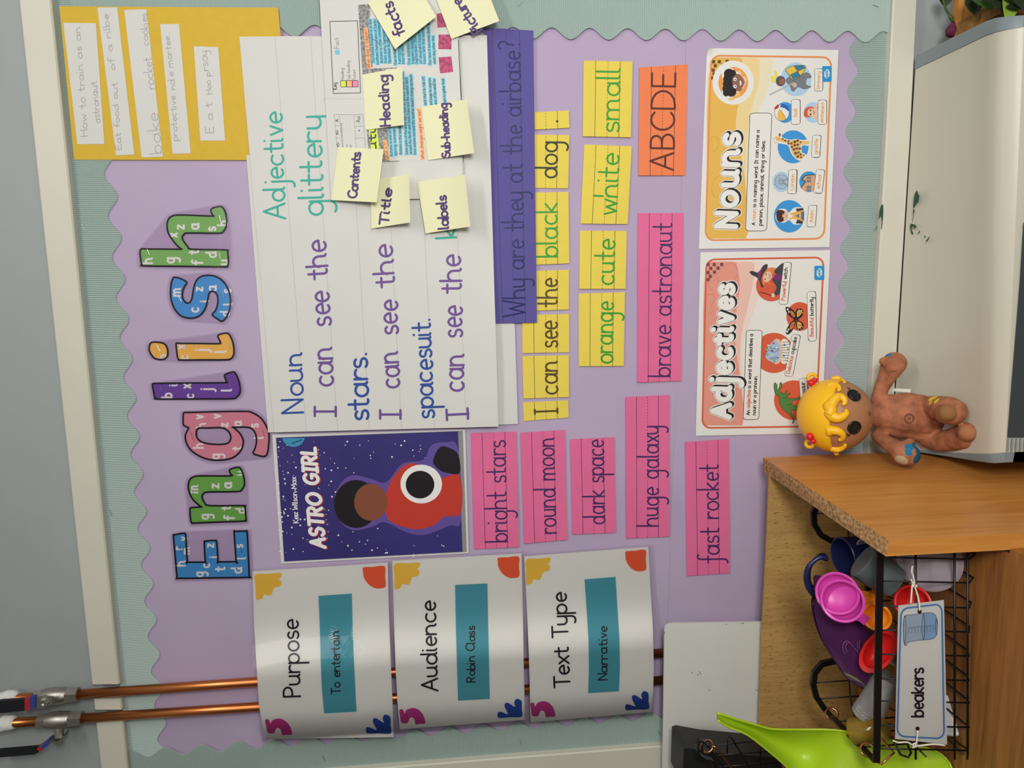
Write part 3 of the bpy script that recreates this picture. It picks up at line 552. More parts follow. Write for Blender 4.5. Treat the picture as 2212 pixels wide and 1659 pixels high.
# ------------------------------------------------------------------ laminated cards over the pipes
P_ = Zm(520, 1180, 3.456); Q_ = Zm(1060, 1180, 3.456)
def cdp(x, y):
    t = y-(1499-(x-556)*.07); return 6+22*math.exp(-(max(0, -t-34)/72)**2)-(5*min(1, max(0, t-34)/70)**2 if t > 34 else 0)
YC = ink('cloud_yellow', (226, 184, 72), .5); OC = ink('sun_orange', (222, 92, 58), .5); MC = ink('squiggle_magenta', (186, 58, 132), .5); BC = ink('leaf_blue', (42, 74, 156), .5); TC = ink('panel_teal', (76, 150, 164), .5); TXT = ink('print_black', (32, 30, 34), .5)
LAM = film('laminated_gloss', (253, 253, 253), .1, 1.42, .07, .35)
PQ = P_("190,1440 88,187 1097,122 1143,1425")
SH = [sm(P_(s), 3) for s in ("107,212 205,206 303,200 295,240 283,245 303,265 297,295 275,305 250,310 238,340 225,365 195,365 175,360 160,390 140,398 115,395 110,300", "915,158 990,153 1075,148 1078,220 1082,300 1040,315 1000,312 955,285 920,235 912,190", "182,1297 210,1295 222,1325 235,1300 265,1288 300,1288 340,1310 370,1350 383,1405 345,1407 310,1408 300,1375 285,1358 265,1360 255,1385 240,1398 200,1390 190,1345", "935,1365 945,1350 970,1355 1015,1372 990,1320 988,1290 1010,1283 1045,1305 1068,1318 1060,1285 1072,1260 1090,1258 1117,1278 1119,1340 1120,1398 1030,1397 945,1397")]
def inv(q, p):
    s = t = .5
    for _ in range(30):
        f = bil(q, s, t); e = 1e-4; a = bil(q, s+e, t); b = bil(q, s, t+e); J = ((a[0]-f[0])/e, (b[0]-f[0])/e, (a[1]-f[1])/e, (b[1]-f[1])/e); dx, dy = p[0]-f[0], p[1]-f[1]; D = J[0]*J[3]-J[1]*J[2]
        s += (dx*J[3]-dy*J[1])/D; t += (dy*J[0]-dx*J[2])/D
    return s, t
SHN = [[inv(PQ, p) for p in l] for l in SH]
def lcard(label, Z, top, bot, teal, title, ta, tb, th, hand, ha, hb, hh):
    E = (Z(top), Z(bot)); q = [E[0][0], E[0][-1], E[1][-1], E[1][0]]
    o = sheet('laminated_card', mat('card_white', (220, 218, 212), .6, .3), q, cdp, .4, 80, 6, edges=E, **T(label, 'laminated card', 'laminated cards hanging over the pipes'))
    for nm, k, m in (('corner_shape', 0, YC), ('corner_shape', 1, OC), ('corner_shape', 2, MC), ('corner_shape', 3, BC)):
        mb = MB(); fill(mb, [bil(q, *p) for p in SHN[k]], 0, cdp, 1, 4); mb.build(nm, m, o)
    mb = MB(); fill(mb, Z(teal), 0, cdp, 1, 4); pn = mb.build('teal_panel', TC, o)
    mb = MB(); txt(mb, hand, *Z([ha, hb]), hh, 2.6, 0, cdp, 2, .56, wob=.8); mb.build('handwriting', TXT, pn)
    mb = MB(); txt(mb, title, *Z([ta, tb]), th, 4.2, 0, cdp, 2, .62); mb.build('printed_title', TXT, o)
    c = [(sum(p[i] for p in q)/4) for i in (0, 1)]
    g = lambda P: [(x+(8 if x > c[0] else -8)*.9, y+((y-c[1])/abs(y-c[1]) if abs(y-c[1]) > 120 else 0)*6) for x, y in P]
    lo, hi = g(E[0]), g(E[1]); lo = [(E[0][i][0]-(-6 if E[0][i][0] > c[0] else 6), lo[i][1]) for i in range(len(lo))]; hi = [(E[1][i][0]+6, hi[i][1]) for i in range(len(hi))]
    mb = MB(); rows = []
    N = 100
    def lerp(P, s): k = s*(len(P)-1); i = min(int(k), len(P)-2); f = k-i; return (P[i][0]*(1-f)+P[i+1][0]*f, P[i][1]*(1-f)+P[i+1][1]*f)
    for i in range(N+1): a, b = lerp(lo, i/N), lerp(hi, i/N); rows.append([at(a[0]*(1-t)+b[0]*t, a[1]*(1-t)+b[1]*t, cdp(a[0]*(1-t)+b[0]*t, a[1]*(1-t)+b[1]*t)+.9) for t in (0, .25, .5, .75, 1)])
    mb.grid(rows); mb.build('laminate_film', LAM, o, smooth='all'); return o
lcard('laminated white card titled Purpose with teal panel, topmost of three', P_, "190,1440 160,1330 135,1180 118,900 100,600 88,187", "1143,1425 1135,1200 1122,900 1110,600 1103,350 1097,122", "580,370 830,353 836,600 845,850 856,1060 865,1235 622,1248 605,1060 598,900 590,600", "Purpose", (445, 1120), (427, 540), 36, "To entertain", (745, 1100), (732, 632), 20)
lcard('laminated white card titled Audience with teal panel', P_, "1187,1367 1172,1200 1155,900 1145,600 1137,300 1130,107", "2120,1297 2120,1200 2113,900 2108,600 2102,300 2097,53", "1600,288 1842,277 1848,600 1855,900 1860,1140 1622,1153 1614,900 1606,600", "Audience", (1470, 1078), (1452, 402), 34, "Robin Class", (1748, 1015), (1745, 592), 18)
lcard('laminated white card titled Text Type with teal panel, lowest of three', Q_, "298,1315 294,1200 290,1000 282,750 266,400 248,75", "1200,1238 1212,1100 1218,900 1210,600 1192,300 1177,3", "700,247 932,228 948,480 962,700 965,900 958,1083 727,1097 733,900 730,700 716,480", "Text Type", (590, 1050), (562, 338), 33, "Narrative", (872, 998), (866, 592), 20)
# ------------------------------------------------------------------ picture book cover print
G_ = Zm(520, 900, 3.95)
def ad(x, y): return 2.2
BOOKQ = G_("345,1255 268,155 1915,112 1945,1165")
book = sheet('book_cover_print', PAPER, BOOKQ, ad, .3, **T('printed picture book cover with starry navy sky and title ASTRO GIRL', 'print'))
NV = mat('cover_navy', (56, 48, 112), .5, .3, noise=.22, nscale=9); WHT = ink('print_white', (228, 226, 222))
mb = MB(); fill(mb, G_("370,1238 298,178 1895,120 1928,1155"), 1, ad, 1); fill(mb, G_("372,1236 303,180 1855,125 1893,1152"), 0, ad, 2)
mb.build('printed_sky', [NV, ink('cover_grey', (140, 136, 134))], book)
mb = MB()
rs = random.Random(3)
for k in range(190):
    x = 320+1500*rs.random()**1.7; y = 200+1000*rs.random(); s = rs.choice((3, 4, 4, 5, 6, 8)); fill(mb, ell(*G_([(x, y)])[0], s/3.95, n=6), 0, ad, 3)
mb.build('printed_stars', WHT, book, kind='stuff')
mb = MB(); fill(mb, [p for p in ell(*G_([(450, 160)])[0], 25) if p[1] > 942.5], 0, ad, 4); txt(mb, "Writing", *G_("440,235 520,200"), 4, .9, 1, ad, 5); mb.build('round_badge', [ink('badge_blue', (60, 140, 180)), TXT], book)
mb = MB()
for m, ox, w in ((1, 2.2, 8.5), (0, 0, 7.4)):
    for t, a, b in (("ASTRO", (732, 1115), (690, 655)), ("GIRL", (676, 575), (645, 262))):
        a, b = G_([a, b]); txt(mb, t, (a[0]+ox-3, a[1]+ox*.4), (b[0]+ox-3, b[1]+ox*.4), 30, w, m, ad, 4+(1-m)*2, slant=.18, track=.16)
mb.build('title_lettering', [WHT, ink('cover_red', (168, 50, 48))], book)
mb = MB(); txt(mb, "Ken Wilson-Max", *G_("492,905 470,512"), 11, 1.8, 0, ad, 4, .62); mb.build('author_lettering', WHT, book)
mb = MB()   # plain shapes in the colours of the cover art
fill(mb, sm(G_("800,700 860,560 960,500 1110,530 1240,560 1380,400 1560,370 1620,250 1740,220 1858,280 1880,880 1780,930 1560,1010 1400,980 1230,900 1120,940 960,970 850,890")), 0, ad, 3)
mb.build('illustration', ink('cover_glow', (96, 76, 148)), book, label='violet glow around the cover figure')
mb = MB(); fill(mb, sm(G_("1235,690 1300,520 1420,405 1540,420 1700,520 1868,500 1878,820 1740,850 1640,930 1500,960 1340,925 1250,860")), 0, ad, 4); mb.build('illustration', ink('cover_suit', (188, 58, 44)), book, label='red rounded block on the cover')
mb = MB(); fill(mb, ell(*G_([(985, 745)])[0], 48, 52), 0, ad, 4); fill(mb, ell(*G_([(1110, 730)])[0], 36, 40), 1, ad, 5); mb.build('illustration', [ink('cover_dark', (28, 26, 30)), ink('cover_brown', (130, 74, 54))], book, label='dark and brown discs on the cover')
mb = MB(); fill(mb, ell(*G_([(1540, 575)])[0], 45, 42), 0, ad, 5); fill(mb, ell(*G_([(1530, 580)])[0], 31, 30), 1, ad, 6); mb.build('illustration', [WHT, ink('cover_dark', (28, 26, 30))], book, label='white ring with black centre on the cover')
mb = MB(); fill(mb, sm(G_("1640,380 1700,260 1790,270 1857,330 1868,480 1760,480 1690,450")), 0, ad, 5); mb.build('illustration', ink('cover_dark', (28, 26, 30)), book, label='small dark block at the foot of the cover')
# ------------------------------------------------------------------ the two grammar posters
N1 = Zm(1480, 80, 5.53); N2 = Zm(1480, 280, 5.53); J1 = Zm(1480, 520, 5.53); J2 = Zm(1480, 700, 5.53)
def nd(x, y): return 2.2+9*max(0, 1-math.hypot(x-1525, y-102)/22)**2
def jd(x, y): return 2.4
POSTER = mat('poster_paper', (222, 220, 214), .6, .25)
nouns = sheet('grammar_poster', POSTER, [(1509.5, 537.7), (1527, 104), (1811.3, 108), (1791.4, 534)], nd, .3, 50, 40, **T('orange bordered wall poster headed Nouns with clip art pictures', 'poster', 'grammar posters'))
adj = sheet('grammar_poster', POSTER, [(1503, 941.4), (1513, 545), (1793.4, 540.3), (1774, 936)], jd, .3, 16, 12, **T('red bordered wall poster headed Adjectives with clip art pictures', 'poster', 'grammar posters'))
K = ink('outline_thin', (40, 36, 38)); OR = ink('orange_frame', (226, 140, 80)); RD = ink('red_frame', (206, 96, 70)); WH = ink('poster_white', (224, 222, 216))
def I(n, *c): return ink(n, c)
def frame(par, q, m, dep):
    mb = MB(); ribbon(mb, [(x, y) for x, y in rrect(q, .075, 6, .66)], 3.8, 0, dep, 3, True); mb.build('printed_border', m, par)
frame(nouns, [(1523.9, 519), (1536.5, 120), (1796, 123.6), (1780, 515.5)], OR, nd)
frame(adj, [(1517, 924.5), (1526, 560.5), (1779.5, 556), (1762, 921)], RD, jd)
clampn = lambda P, n: [(max(1527, x), min(515, max(124, y))) for x, y in sm(P, n)]
clampa = lambda P, n: [(max(1519, x), min(919, max(565, y))) for x, y in sm(P, n)]
mb = MB()
fill(mb, clampn([(1525, 300), (1541, 125), (1660, 121.5), (1664, 165), (1654, 210), (1640, 235), (1625, 300), (1622, 340), (1613, 420), (1611, 515), (1532, 516), (1527, 511)], 3), 2, nd, 1)
fill(mb, clampn([(1525, 300), (1541, 125), (1633, 121.5), (1640, 152), (1638, 185), (1626, 225), (1614, 290), (1610, 400), (1611, 515), (1532, 516), (1527, 511)], 3), 1, nd, 2)
fill(mb, clampn([(1525, 300), (1541, 125), (1597, 121.5), (1603, 152), (1604, 190), (1594, 230), (1590, 280), (1608, 380), (1613, 450), (1611, 515), (1532, 516), (1527, 511)], 3), 0, nd, 3)
mb.build('printed_swoosh', [I('swoosh_amber', 222, 176, 84), I('swoosh_pale', 228, 204, 148), I('swoosh_cream', 226, 216, 184)], nouns)
mb = MB()
fill(mb, clampa([(1517, 740), (1531, 565), (1645, 561), (1648, 590), (1640, 640), (1622, 690), (1605, 740), (1603, 790), (1606, 920), (1525, 919), (1519, 911)], 3), 2, jd, 1)
fill(mb, clampa([(1517, 740), (1531, 565), (1620, 561), (1628, 600), (1616, 660), (1602, 720), (1598, 790), (1603, 920), (1525, 919), (1519, 911)], 3), 1, jd, 2)
fill(mb, clampa([(1517, 740), (1531, 565), (1584, 561), (1595, 590), (1598, 625), (1590, 680), (1588, 740), (1600, 830), (1603, 920), (1525, 919), (1519, 911)], 3), 0, jd, 3)
mb.build('printed_swoosh', [I('swoosh_coral', 218, 146, 130), I('swoosh_blush', 226, 184, 170), I('swoosh_faint', 228, 208, 200)], adj)
def checks(par, pos, m, dep):
    mb = MB()
    for x, y in pos: fill(mb, [(x-3.4, y-3.6), (x+3.4, y-3.6), (x+3.4, y+3.6), (x-3.4, y+3.6)], 0, dep, 4)
    mb.build('chequer_pattern', m, par)
checks(nouns, N1("408,295 360,343 340,295 500,290 450,335 335,395 345,440 330,490 410,390"), I('chequer_brown', 104, 74, 40), nd)
checks(adj, J1("348,285 306,330 436,283 392,328 350,375 300,425 275,380 275,285 275,465"), I('chequer_plum', 122, 70, 74), jd)
def sketch(par, Z, L, m, dep):
    mb = MB()
    for l in L: ribbon(mb, sm(Z(l), 4, False), .7, 0, dep, 4)
    mb.build('faint_drawing', m, par)
sketch(nouns, N2, ["380,815 330,760 320,680 350,600 420,545 450,545", "300,760 330,790 360,800", "300,140 330,80 390,110 395,190 350,260 305,240", "600,1045 690,1100 635,1120 640,1140 590,1130", "290,555 330,510", "370,500 380,495"], I('sketch_amber', 200, 150, 64), nd)
sketch(adj, J1, ["290,560 275,500 330,430 400,380 450,310 540,270 600,300 625,370 600,460", "330,600 290,560", "340,480 390,440 380,560", "270,650 330,640 350,700 310,780 330,850 270,880", "500,540 620,640"], I('sketch_coral', 190, 110, 98), jd)
def title(par, word, a, b, dep, h, xh):
    mb = MB()
    for w, m, o, l in ((17, 0, 0, 4), (17, 0, 3, 4.4), (13.6, 1, 0, 5), (13, 1, 1.8, 5.4), (12.6, 1, 3.4, 6), (11.2, 2, -.5, 8)):
        txt(mb, word, (a[0]+o, a[1]-o*.75), (b[0]+o, b[1]-o*.75), h, w, m, dep, l, xh, track=.2, dot=.5)
    mb.build('title_lettering', [WH, K, ink('title_white', (226, 225, 220))], par)
title(nouns, "Nouns", (1590, 489), (1597, 286), nd, 42, .72)
title(adj, "Adjectives", (1576, 901), (1584.5, 613), jd, 36, .74)
def panel(par, q, lines, dep):
    mb = MB(); R = rrect(q, .2, 5, .13); fill(mb, R, 0, dep, 5); ribbon(mb, R, 1.1, 1, dep, 6, True)
    for runs, a, b in lines: txt(mb, runs, a, b, 7.2, 1.55, 1, dep, 7, .66)
    mb.build('text_panel', [WH, K, I('orange_word', 226, 162, 90), I('red_word', 200, 100, 74)], par)
panel(nouns, [(1610.5, 499), (1620, 244), (1667.5, 244), (1656, 498.5)], [([("A ", None), ("noun", 2), (" is a naming word. It can name a", None)], (1631, 486.5), (1640.3, 280.5)), ("person, place, animal, thing or idea.", (1645.5, 487), (1652.5, 303))], nd)
panel(adj, [(1605.5, 906.5), (1612.3, 713.5), (1646.5, 713.5), (1639, 906)], [([("An ", None), ("adjective", 3), (" is a word that describes a", None)], (1619.3, 896.5), (1626.3, 721)), ("noun or a pronoun.", (1632, 896.5), (1635.3, 811.5))], jd)
def pic(par, lab, shapes, dep, lay=4):
    """shapes: (kind, colour, points, width)"""
    mb = MB(); ms = []
    for sh in shapes:
        c = sh[1]
        if c not in ms: ms.append(c)
        mi = ms.index(c)
        if sh[0] == 'f': fill(mb, sh[2], mi, dep, lay)
        else: ribbon(mb, sh[2], sh[3], mi, dep, lay+.5, sh[0] == 'c')
        lay += .5
    mb.build('illustration', ms, par, label=lab)
def cap(par, q, word, a, b, m, dep, h=7.5):
    mb = MB(); R = rrect(q, .28, 4, .2); fill(mb, [(x+1.3, y-.8) for x, y in R], 1, dep, 9); ribbon(mb, R, 1.2, 1, dep, 9.5, True); fill(mb, R, 0, dep, 10)
    txt(mb, word, a, b, h, 1.5, 2, dep, 11, .62); mb.build('caption_box', [WH, K, m, I('red_word', 200, 100, 74)], par)
def box(Z, x0, x1, y0, y1): return Z([(x0, y1), (x0, y0), (x1, y0), (x1, y1)])
OW = I('orange_word', 226, 162, 90); SKY = I('sky_blue', 62, 146, 208); PSK = I('pale_sky', 168, 200, 224); SKN = I('pale_skin', 222, 186, 160); HBR = I('hair_brown', 78, 46, 42); TERR = I('terracotta', 206, 92, 64)
cap(nouns, N2("1455,1160 1480,905 1572,905 1550,1160"), "Adam", *N2("1522,1108 1532,962"), OW, nd, 7)
cap(nouns, N2("1512,330 1525,68 1620,68 1605,332"), "giraffe", *N2("1580,292 1587,110"), OW, nd, 7)
cap(nouns, N2("1225,762 1240,480 1335,480 1325,765"), "London", *N2("1292,720 1303,525"), OW, nd, 7)
cap(nouns, N2("1537,755 1570,475 1665,485 1630,762"), "school", *N2("1605,705 1628,538"), OW, nd, 7)
cap(nouns, box(N1, 1270, 1370, 748, 1040), "ball", *N1("1335,948 1337,852"), OW, nd, 8)
cap(nouns, box(N1, 1590, 1687, 754, 1040), "excitement", *N1("1648,1022 1658,780"), OW, nd, 7)
cap(nouns, box(N1, 1550, 1640, 380, 642), "bravery", *N1("1605,618 1615,408"), OW, nd, 7)
cap(adj, J1("1120,757 1180,258 1268,262 1220,762"), [("Powerful", 3), (" witch", 1)], *J1("1190,712 1226,320"), K, jd, 8)
cap(adj, J1("1472,1198 1458,610 1556,604 1566,1195"), [("Beautiful", 3), (" butterfly", 1)], *J1("1530,1142 1532,672"), K, jd, 7.5)
cap(adj, J1("1188,1610 1282,1115 1376,1132 1282,1622"), [("Delicious", 3), (" cupcake", 1)], *J1("1252,1590 1337,1152"), K, jd, 8)
cap(adj, J2("1395,1110 1362,655 1450,645 1490,1110"), [("Scary", 3), (" dinosaur", 1)], *J2("1455,1085 1424,690"), K, jd, 8)
LG = [0]
def twk(par, Z, x0, x1, y0, y1, dep):
    mb = MB(); q = box(Z, x0, x1, y0, y1); fill(mb, rrect(q, .09, 4), 0, dep, 12); cx, cy = bil(q, .5, .5)
    for dx, dy, r in ((0, 0, 5.2), (-1.2, 6, 3.8), (.8, -6.2, 3.8), (-2, 2.6, 4.2), (-1.5, -3, 4.4), (1.6, 3, 4), (2, -2.6, 4)): LG[0] += .3; fill(mb, ell(cx+dx, cy+dy, r, n=14), 1, dep, 13+LG[0] % 2.4)
    txt(mb, "twinkl", (cx+2.2, cy+8.2), (cx+1.8, cy-7.8), 6, 1.2, 0, dep, 16, .6); mb.build('logo_badge', [I('badge_sky', 40, 142, 204), WH], par)
twk(nouns, N1, 1638, 1750, 347, 532, nd); twk(adj, J1, 1545, 1662, 300, 467, jd)
# pictures on the Nouns poster
pc = lambda Z, x, y, r, ry=None, n=26: ell(*Z([(x, y)])[0], r/5.53, (ry or r)/5.53, n)
ang = lambda P, c: [p for p in P]
pic(nouns, 'round badge with a smiling curly haired face', [('f', WH, pc(N1, 575, 545, 248, 264, 40)), ('f', I('badge_orange', 226, 152, 80), pc(N1, 575, 545, 178, 188, 40))] + [('f', I('badge_amber', 232, 184, 104), N1([(a, b), (a+62, b), (a+62, b+62), (a, b+62)])) for a, b in ((480, 390), (610, 400), (545, 455), (675, 470), (460, 620), (590, 650), (640, 560), (520, 690))] + [('f', WH, pc(N1, 520, 450, 85)), ('f', WH, pc(N1, 520, 650, 80)), ('f', WH, sm(N1("480,560 560,420 650,430 720,530 690,600 640,660 560,640"))),
    ('f', I('badge_face', 150, 98, 76), sm(N1("560,470 600,440 660,450 712,530 690,590 650,650 570,610"))), ('f', K, pc(N1, 525, 440, 62)), ('f', K, pc(N1, 510, 500, 55)), ('f', K, pc(N1, 510, 560, 58)), ('f', K, pc(N1, 500, 620, 55)), ('f', K, pc(N1, 550, 650, 62)), ('f', K, pc(N1, 490, 670, 38)), ('f', K, pc(N1, 570, 430, 38)),
    ('f', WH, pc(N1, 597, 505, 20, 22, 12)), ('f', WH, pc(N1, 597, 590, 20, 22, 12)), ('c', I('glasses', 90, 110, 140), pc(N1, 597, 505, 24, 26, 12), .8), ('c', I('glasses', 90, 110, 140), pc(N1, 597, 590, 24, 26, 12), .8), ('f', K, pc(N1, 600, 507, 8, 8, 8)), ('f', K, pc(N1, 600, 588, 8, 8, 8)), ('f', WH, sm(N1("650,515 672,530 675,565 655,585 650,550"))), ('c', K, sm(N1("650,515 672,530 675,565 655,585 650,550")), .6)], nd, 5)
pic(nouns, 'clip art knight with sword and quartered shield', [('f', PSK, pc(N1, 1325, 505, 182, 200, 36)), ('f', I('armour', 118, 120, 126), sm(N1("1200,520 1250,470 1330,450 1400,440 1450,420 1500,450 1505,490 1455,500 1450,570 1505,585 1490,605 1420,625 1350,600 1300,650 1270,640 1250,590"))), ('f', I('armour_dark', 84, 86, 94), pc(N1, 1140, 525, 58, 62, 16)), ('f', I('badge_face', 150, 98, 76), pc(N1, 1155, 530, 34, 40, 12)), ('f', I('plume', 226, 214, 80), sm(N1("1085,530 1050,540 1025,500 1040,460 1075,465 1060,400 1100,420 1100,470 1080,490"))), ('l', I('steel', 170, 174, 178), N1("1010,688 1180,605 1300,545"), 2.6), ('f', I('armour_light', 176, 178, 182), pc(N1, 1310, 575, 26, 30, 12)), ('f', I('gold', 206, 172, 70), pc(N1, 1285, 565, 14, 20, 10)),
    ('f', I('shield_gold', 222, 186, 74), sm(N1("1200,385 1300,342 1420,340 1440,360 1400,440 1290,515 1240,450"), 3)), ('f', I('shield_blue', 58, 122, 150), N1("1300,342 1420,342 1436,365 1345,405")), ('f', I('shield_blue', 58, 122, 150), N1("1345,405 1375,462 1290,512 1255,455")), ('c', K, sm(N1("1200,385 1300,342 1420,340 1440,360 1400,440 1290,515 1240,450"), 3), .8), ('l', K, N1("1300,342 1375,462"), .7), ('l', K, N1("1436,365 1250,455"), .7)], nd)
pic(nouns, 'clip art beach ball', [('f', SKY, pc(N1, 1192, 900, 112, 124)), ('f', WH, pc(N1, 1155, 902, 88, 98)), ('f', I('ball_amber', 228, 180, 84), sm(N1("1125,870 1105,920 1110,975 1160,995 1205,975 1170,915"), 3)), ('f', I('ball_red', 190, 60, 70), sm(N1("1120,840 1075,865 1070,840 1110,805"), 2)), ('f', I('ball_blue', 40, 100, 180), sm(N1("1135,835 1160,800 1225,830 1242,890 1190,850"), 2)), ('c', K, pc(N1, 1155, 902, 88, 98), .6), ('l', K, sm(N1("1125,860 1170,915 1205,975"), 3, False), .6)], nd)
pic(nouns, 'clip art excited red haired child', [('f', PSK, pc(N1, 1530, 900, 110, 124)), ('f', SKN, sm(N1("1530,960 1580,990 1600,960 1600,830 1580,800 1540,840"))), ('f', I('hair_red', 206, 88, 66), sm(N1("1420,940 1430,860 1490,830 1540,850 1520,940 1470,960"))), ('f', SKN, sm(N1("1465,930 1470,870 1520,850 1560,880 1555,930 1510,950"))), ('f', K, pc(N1, 1498, 875, 9, 11, 8)), ('f', K, pc(N1, 1498, 925, 9, 11, 8)), ('l', I('lip', 170, 70, 66), sm(N1("1530,885 1545,900 1532,918"), 3, False), 1.2), ('l', K, N1("1575,850 1600,815"), .7)], nd)
pic(nouns, 'clip art giraffe', [('f', SKY, pc(N2, 1290, 205, 184, 197, 36)), ('f', I('giraffe_outline', 226, 224, 216), sm(N2("1060,60 1135,30 1160,90 1250,120 1330,110 1400,125 1480,120 1480,190 1400,190 1395,270 1445,300 1400,370 1330,355 1265,280 1230,190 1130,165 1080,150"))), ('f', I('giraffe', 222, 186, 112), sm(N2("1075,80 1120,85 1150,100 1240,130 1320,120 1390,135 1475,135 1475,175 1385,185 1385,275 1430,305 1395,345 1330,345 1280,285 1240,180 1150,145 1090,130"))), ('f', I('giraffe_ear', 150, 104, 96), pc(N2, 1130, 62, 16, 22, 10)), ('l', I('giraffe', 222, 186, 112), N2("1070,140 1058,100"), 1.6), ('l', I('giraffe', 222, 186, 112), N2("1095,150 1070,160"), 1.4)] + [('f', I('giraffe_patch', 128, 82, 62), pc(N2, a, b, r, r*.9, 9)) for a, b, r in ((1165, 112, 13), (1195, 130, 15), (1235, 135, 14), (1235, 165, 15), (1270, 165, 16), (1310, 145, 20), (1345, 130, 18), (1380, 150, 12), (1275, 205, 16), (1310, 185, 18), (1345, 180, 17), (1300, 235, 19), (1335, 225, 17), (1370, 225, 17), (1320, 280, 20), (1355, 270, 14), (1380, 295, 16), (1345, 320, 18), (1385, 330, 13), (1420, 305, 9))] + [('f', K, pc(N2, 1120, 108, 5, 5, 6))], nd)
pic(nouns, 'clip art big wheel', [('f', PSK, pc(N2, 1150, 623, 106, 122)), ('c', GREY, pc(N2, 1150, 623, 78, 84), 1.2), ('c', GREY, pc(N2, 1150, 623, 20, 22, 12), 1.4)] + [('l', GREY, N2([(1150+24*math.cos(k*.349), 623+24*math.sin(k*.349)), (1150+88*math.cos(k*.349), 623+95*math.sin(k*.349))]), .8) for k in range(18)] + [('l', GREY, N2("1150,623 1235,580"), 1.2), ('l', GREY, N2("1150,623 1235,670"), 1.2)], nd)
pic(nouns, 'clip art school building', [('f', SKY, pc(N2, 1480, 622, 116, 124)), ('f', I('school_wall', 214, 160, 118), N2("1440,545 1550,540 1550,735 1430,738 1385,690 1440,625 1395,590")), ('l', K, N2("1385,690 1440,620 1395,592 1440,545 1540,540"), 1.6)] + [('f', I('window_grey', 120, 130, 140), N2([(a, b), (a+55, b), (a+55, b+32), (a, b+32)])) for a, b in ((1450, 560), (1450, 600), (1450, 670), (1450, 705))], nd)
pic(nouns, 'clip art boy in dungarees', [('f', SKY, pc(N2, 1243, 1035, 183, 194, 36)), ('f', WH, sm(N2("1090,1000 1120,950 1200,950 1240,990 1310,930 1420,950 1425,1100 1310,1135 1240,1080 1190,1110 1110,1100 1080,1050"))), ('f', I('jacket', 58, 60, 66), N2("1320,945 1410,935 1418,985 1340,990")), ('f', I('jacket', 58, 60, 66), N2("1320,1120 1400,1125 1412,1080 1340,1075")), ('f', I('dungaree', 226, 170, 72), N2("1250,1000 1290,990 1420,960 1422,1100 1300,1060 1245,1075 1245,1062 1290,1035 1290,1020 1250,1012")), ('f', I('jeans', 74, 110, 166), N2("1320,1030 1360,1005 1360,1055")), ('f', I('jeans', 74, 110, 166), N2("1385,985 1422,975 1422,1085 1385,1070")), ('f', SKN, sm(N2("1150,985 1200,965 1232,1000 1228,1060 1190,1095 1150,1080"))), ('f', HBR, sm(N2("1090,1000 1110,960 1170,965 1190,990 1165,1010 1165,1050 1180,1085 1130,1105 1095,1070"))), ('f', K, pc(N2, 1178, 1010, 7, 8, 8)), ('f', K, pc(N2, 1175, 1055, 7, 8, 8)), ('l', I('lip', 170, 70, 66), sm(N2("1205,1020 1214,1032 1205,1045"), 3, False), 1)], nd)
# pictures on the Adjectives poster
pic(adj, 'clip art witch with hat and wand', [('f', TERR, pc(J1, 1030, 540, 183, 184, 36)), ('f', I('hair_ginger', 218, 128, 70), sm(J1("960,340 1050,320 1105,345 1090,385 1030,400 1000,480 1040,530 980,500 930,520 930,440"))), ('f', I('robe', 70, 68, 74), sm(J1("1040,470 1060,500 1090,560 1060,640 1110,650 1135,600 1150,500 1160,430 1100,400 1060,370 1120,300 1175,265 1165,330 1160,420 1060,440"), 3)), ('f', I('bodice', 122, 50, 110), J1("1060,415 1100,395 1150,425 1150,470 1065,465")), ('f', SKN, sm(J1("935,420 990,365 1030,390 1035,440 985,490 940,480"))), ('f', I('hat', 62, 62, 68), sm(J1("770,375 800,360 870,380 900,350 930,300 980,278 980,330 930,400 910,470 935,550 910,550 870,450 800,410"))), ('f', I('hat_band', 132, 50, 110), J1("870,375 905,345 912,360 890,455 875,450")), ('f', K, pc(J1, 968, 400, 7, 9, 8)), ('f', K, pc(J1, 955, 460, 7, 9, 8)), ('l', K, sm(J1("1000,400 1020,425 1000,450"), 3, False), .8), ('l', HBR, J1("885,612 960,630 1030,655"), 1.5), ('f', SKN, pc(J1, 1050, 652, 22, 26, 10))], jd)
W4 = lambda s: sm(J1(s), 3)
